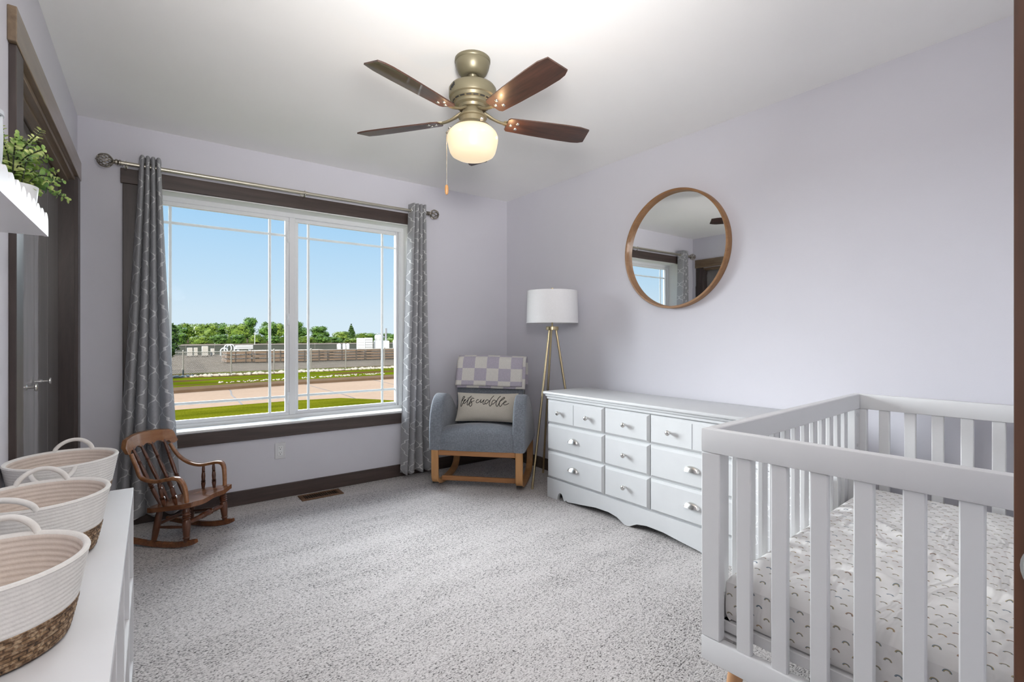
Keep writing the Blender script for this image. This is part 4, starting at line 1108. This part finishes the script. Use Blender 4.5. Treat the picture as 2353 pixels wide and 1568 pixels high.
MB().lathe([(.14, 1.15), (.42, 1.5), (.42, 2.0), (.28, 2.12)], 20, Matrix.Translation((-.33, 0, 0))).build('hopper', M['plant_white'], bp, 40)
MB().lathe([(.36, 1.82), (.18, 2.06), (.18, 2.24)], 16, Matrix.Translation((.03, 0, 0))).box((-.46, -.17, 2.22), (.29, .17, 2.28)).cyl((.0, 0, 2.26), (0, 0, 2.44), .08, seg=8).build('top_head', M['plant_grey'], bp, 30)
MB().cyl((.50, 0, 1.40), (.50, 0, 2.86), .115, seg=14).build('chimney', M['plant_grey'], bp, 40)
for x in (-.7, 0, .7):
    for y in (-.42, .42): MB().box((x-.05, y-.05, 0), (x+.05, y+.05, .5)).build('leg', M['plant_grey'], bp, 0)
tank(22.75, 52, .42, 1.66, 'white tank at the right edge of the window')

# trees: leaves as small blades on lobed crowns round dark trunks
def tree_mesh(seed, w_, h, n, leaf, mat, conifer=False):
    rnd = random.Random(seed); mb = MB(); lobes = []
    if conifer:
        for k in range(9):
            t = k/8; lobes.append((Vector((0, 0, h*(.12+.84*t))), w_*.5*(1-t)**.9+.12, .45))
    else:
        for k in range(16):
            a = rnd.uniform(0, 2*PI); t = rnd.uniform(.12, .92); rr = w_*.34*math.sin(PI*min(.95, .2+.8*(1-t)))*rnd.uniform(.3, 1)
            lobes.append((Vector((rr*math.cos(a), rr*math.sin(a), h*(.18+.66*t))), w_*rnd.uniform(.14, .24), .9))
        lobes.append((Vector((0, 0, h*.5)), w_*.36, 1.0))
    for c, r, sq in lobes: mb.ball(c, r*.86, 1, sc=(1, 1, sq))
    for i in range(n):
        c, r, sq = lobes[rnd.randrange(len(lobes))]
        d = Vector((rnd.gauss(0, 1), rnd.gauss(0, 1), rnd.gauss(.25, 1))).normalized(); p = c+Vector((d.x*r, d.y*r, d.z*r*sq))*rnd.uniform(.86, 1.14)
        u = Vector((rnd.gauss(0, 1), rnd.gauss(0, 1), rnd.gauss(0, 1))).normalized(); v = d.cross(u).normalized(); u = (u+d*.2).normalized(); s = leaf*rnd.uniform(.6, 1.3)
        mb.poly([p-u*s*.5, p+v*s*.35, p+u*s*.6, p-v*s*.35])
    return mb.mesh('crown', mat, 0, fixn=False)
def trunk_mesh(h, r): return MB().cyl((0, 0, 0), (0, 0, h*.6), r, r*.5, 8).cyl((0, 0, h*.35), (h*.12, 0, h*.65), r*.5, r*.25, 6).mesh('trunk', M['bark'], 40)
K = [tree_mesh(1, 6.2, 7.0, 2600, .34, M['leaf_far']), tree_mesh(2, 6.6, 6.6, 2600, .34, M['leaf_far2']), tree_mesh(3, 5.8, 7.6, 2600, .34, M['leaf_far'])]
TRK = trunk_mesh(7, .25)
TR = [(6.4, 150, 5.4, 0, 'leafy tree right behind the street tree'), (9.9, 163, 6.2, 1, 'yellowish tree second from the left end of the tree line'), (13.2, 150, 6.0, 1, 'yellow-green rounded tree over the leftmost crates'),
      (17.2, 163, 6.4, 0, 'green tree over the tallest crate'), (20.2, 150, 6.0, 1, 'pale green tree over the arched pipes'), (24.6, 163, 7.5, 2, 'tallest tree of the whole tree line'), (27.6, 150, 6.6, 0, 'dark green tree beside the light pole'),
      (32.1, 163, 6.6, 1, 'yellowish tree left of the window mullion'), (34.6, 150, 6.1, 2, 'dark rounded tree just left of the window mullion'), (39.4, 163, 6.0, 0, 'dark rounded tree just right of the window mullion'), (41.2, 150, 4.9, 2, 'last tree before the dip in the tree line'),
      (45.8, 163, 3.9, 0, 'low green tree in the dip of the tree line'), (47.6, 150, 3.8, 1, 'light green low tree left of the spruce'), (52.4, 163, 3.8, 0, 'low green tree touching the spruce'), (54.6, 150, 3.2, 1, 'low tree in front of the spruce'), (61.5, 163, 3.4, 0, 'low tree behind the silo units'), (62.8, 150, 2.9, 2, 'low dark tree left of the batching plant'), (70, 160, 3.2, 0, 'low tree at the right end of the tree line')]
for i, (x, y, h, k, lab) in enumerate(TR):
    t = thing('tree', lab, 'tree', (x, y, ZG), random.uniform(0, 6), 'trees beyond the yard'); sw = 6.2/6.2*(1 if h > 4.5 else .95); t.scale = (sw, sw, h/6.9)
    for nm, me in (('crown', K[k]), ('trunk', TRK)):
        o = bpy.data.objects.new(nm, me); COL.objects.link(o); o.parent = t
# undergrowth at the foot of the trees
for i in range(17):
    t = thing('shrub', 'low green shrub filling the foot of the tree line', 'shrub', (2.5+i*4.15, 141+(i % 3)*.7, ZG-.9), i*1.7, 'shrubs at the foot of the tree line'); t.scale = (.70, .70, .48+.06*(i % 2) if i < 10 else .38)
    o = bpy.data.objects.new('crown', K[(i*2) % 3]); COL.objects.link(o); o.parent = t
t = thing('spruce', 'pointed dark spruce rising above the low trees', 'tree', (57, 168, ZG))
o = bpy.data.objects.new('crown', tree_mesh(9, 3.6, 6.2, 1800, .36, M['leaf_dark'], True)); COL.objects.link(o); o.parent = t
o = bpy.data.objects.new('trunk', TRK); COL.objects.link(o); o.parent = t
t = thing('street_tree', 'dark leafy young tree by the fence at the left curtain', 'tree', (.62, 26.5, ZG+.05))
o = bpy.data.objects.new('crown', tree_mesh(12, 1.75, 3.1, 2600, .13, M['leaf_dark'])); COL.objects.link(o); o.parent = t
o = bpy.data.objects.new('trunk', trunk_mesh(2.6, .06)); COL.objects.link(o); o.parent = t

# ------------------------------------------------------------------ light
wd = bpy.data.worlds.new('sky'); SC.world = wd; wd.use_nodes = True
nt = wd.node_tree; bg = nt.nodes['Background']
tc = nt.nodes.new('ShaderNodeTexCoord'); sx_ = nt.nodes.new('ShaderNodeSeparateXYZ'); nt.links.new(tc.outputs['Generated'], sx_.inputs[0])
cr_ = nt.nodes.new('ShaderNodeValToRGB'); nt.links.new(sx_.outputs[2], cr_.inputs[0])
e = cr_.color_ramp.elements
stops = [(0, srgb(222, 238, 250)), (.04, srgb(218, 236, 250)), (.10, srgb(200, 228, 250)), (.22, srgb(170, 213, 248)), (.6, srgb(120, 180, 240))]
while len(e) < len(stops): e.new(.5)
for el, (p, c) in zip(e, stops): el.position = p; el.color = (*c, 1)
nt.links.new(cr_.outputs[0], bg.inputs[0]); bg.inputs[1].default_value = .815

def sun(name, dirv, energy, ang, color):
    l = bpy.data.lights.new(name, 'SUN'); l.energy = energy; l.angle = R(ang); l.color = color
    o = bpy.data.objects.new(name, l); COL.objects.link(o); o.rotation_euler = Vector(dirv).to_track_quat('-Z', 'Y').to_euler(); o.location = (0, 0, 8); return o
sun('sunlight', (.34, .80, -.52), 7.2, .6, (1, .92, .80))
sun('sky_daylight', (.16, -.89, -.40), 10.5, 60, (.93, .965, 1.0))
sun('bright_sky', (.475, -.86, -.19), 5.0, 33, (.95, .975, 1.0))
# warm lamp light escaping between the opal glass and its fitter
for a in (R(270), R(342), R(198)):
    l = bpy.data.lights.new('fan_lamp_light', 'POINT'); l.energy = .36; l.color = (1, .62, .32); l.shadow_soft_size = 0
    o = bpy.data.objects.new('fan_lamp_light', l); COL.objects.link(o); o.location = (FX+.195*math.cos(a), FY+.195*math.sin(a), 2.105)
# added fill lamp, unseen, under the hall ceiling behind the camera
l = bpy.data.lights.new('added_hall_fill', 'AREA'); l.shape = 'DISK'; l.size = .6; l.energy = 22; l.color = (1, .97, .93)
o = bpy.data.objects.new('added_hall_fill', l); COL.objects.link(o); o.location = (.25, -.8, 2.40)

# added fill lamps, out of view near the doorway, brightening ceiling and room
for loc, aim, en, spr, sz in (((.30, .32, 1.72), (.44, .60, .67), 15, 170, .30), ((.30, .30, 1.60), (.44, .82, .42), 8, 80, .30)):
    l = bpy.data.lights.new('added_bounce_fill', 'AREA'); l.shape = 'DISK'; l.size = sz; l.energy = en; l.color = (1, .985, .965); l.spread = R(spr)
    o = bpy.data.objects.new('added_bounce_fill', l); COL.objects.link(o); o.location = loc
    o.rotation_euler = Vector(aim).to_track_quat('-Z', 'Y').to_euler()

# ------------------------------------------------------------------ camera
cam = bpy.data.cameras.new('camera'); co = bpy.data.objects.new('camera', cam); COL.objects.link(co)
cam.sensor_width = 36; cam.lens = 36*1132/2353; cam.clip_start = .02; cam.clip_end = 1000
cam.shift_y = -12/2353
co.location = (0, 0, 1.156); co.rotation_euler = (PI/2, 0, -math.atan2(.5992, .8006))
SC.camera = co
vs_ = SC.view_settings; vs_.view_transform = 'Standard'; vs_.look = 'None'; vs_.exposure = .30; vs_.gamma = 1; vs_.use_curve_mapping = False
SC.cycles.max_bounces = 12; SC.cycles.diffuse_bounces = 6; SC.cycles.transparent_max_bounces = 16
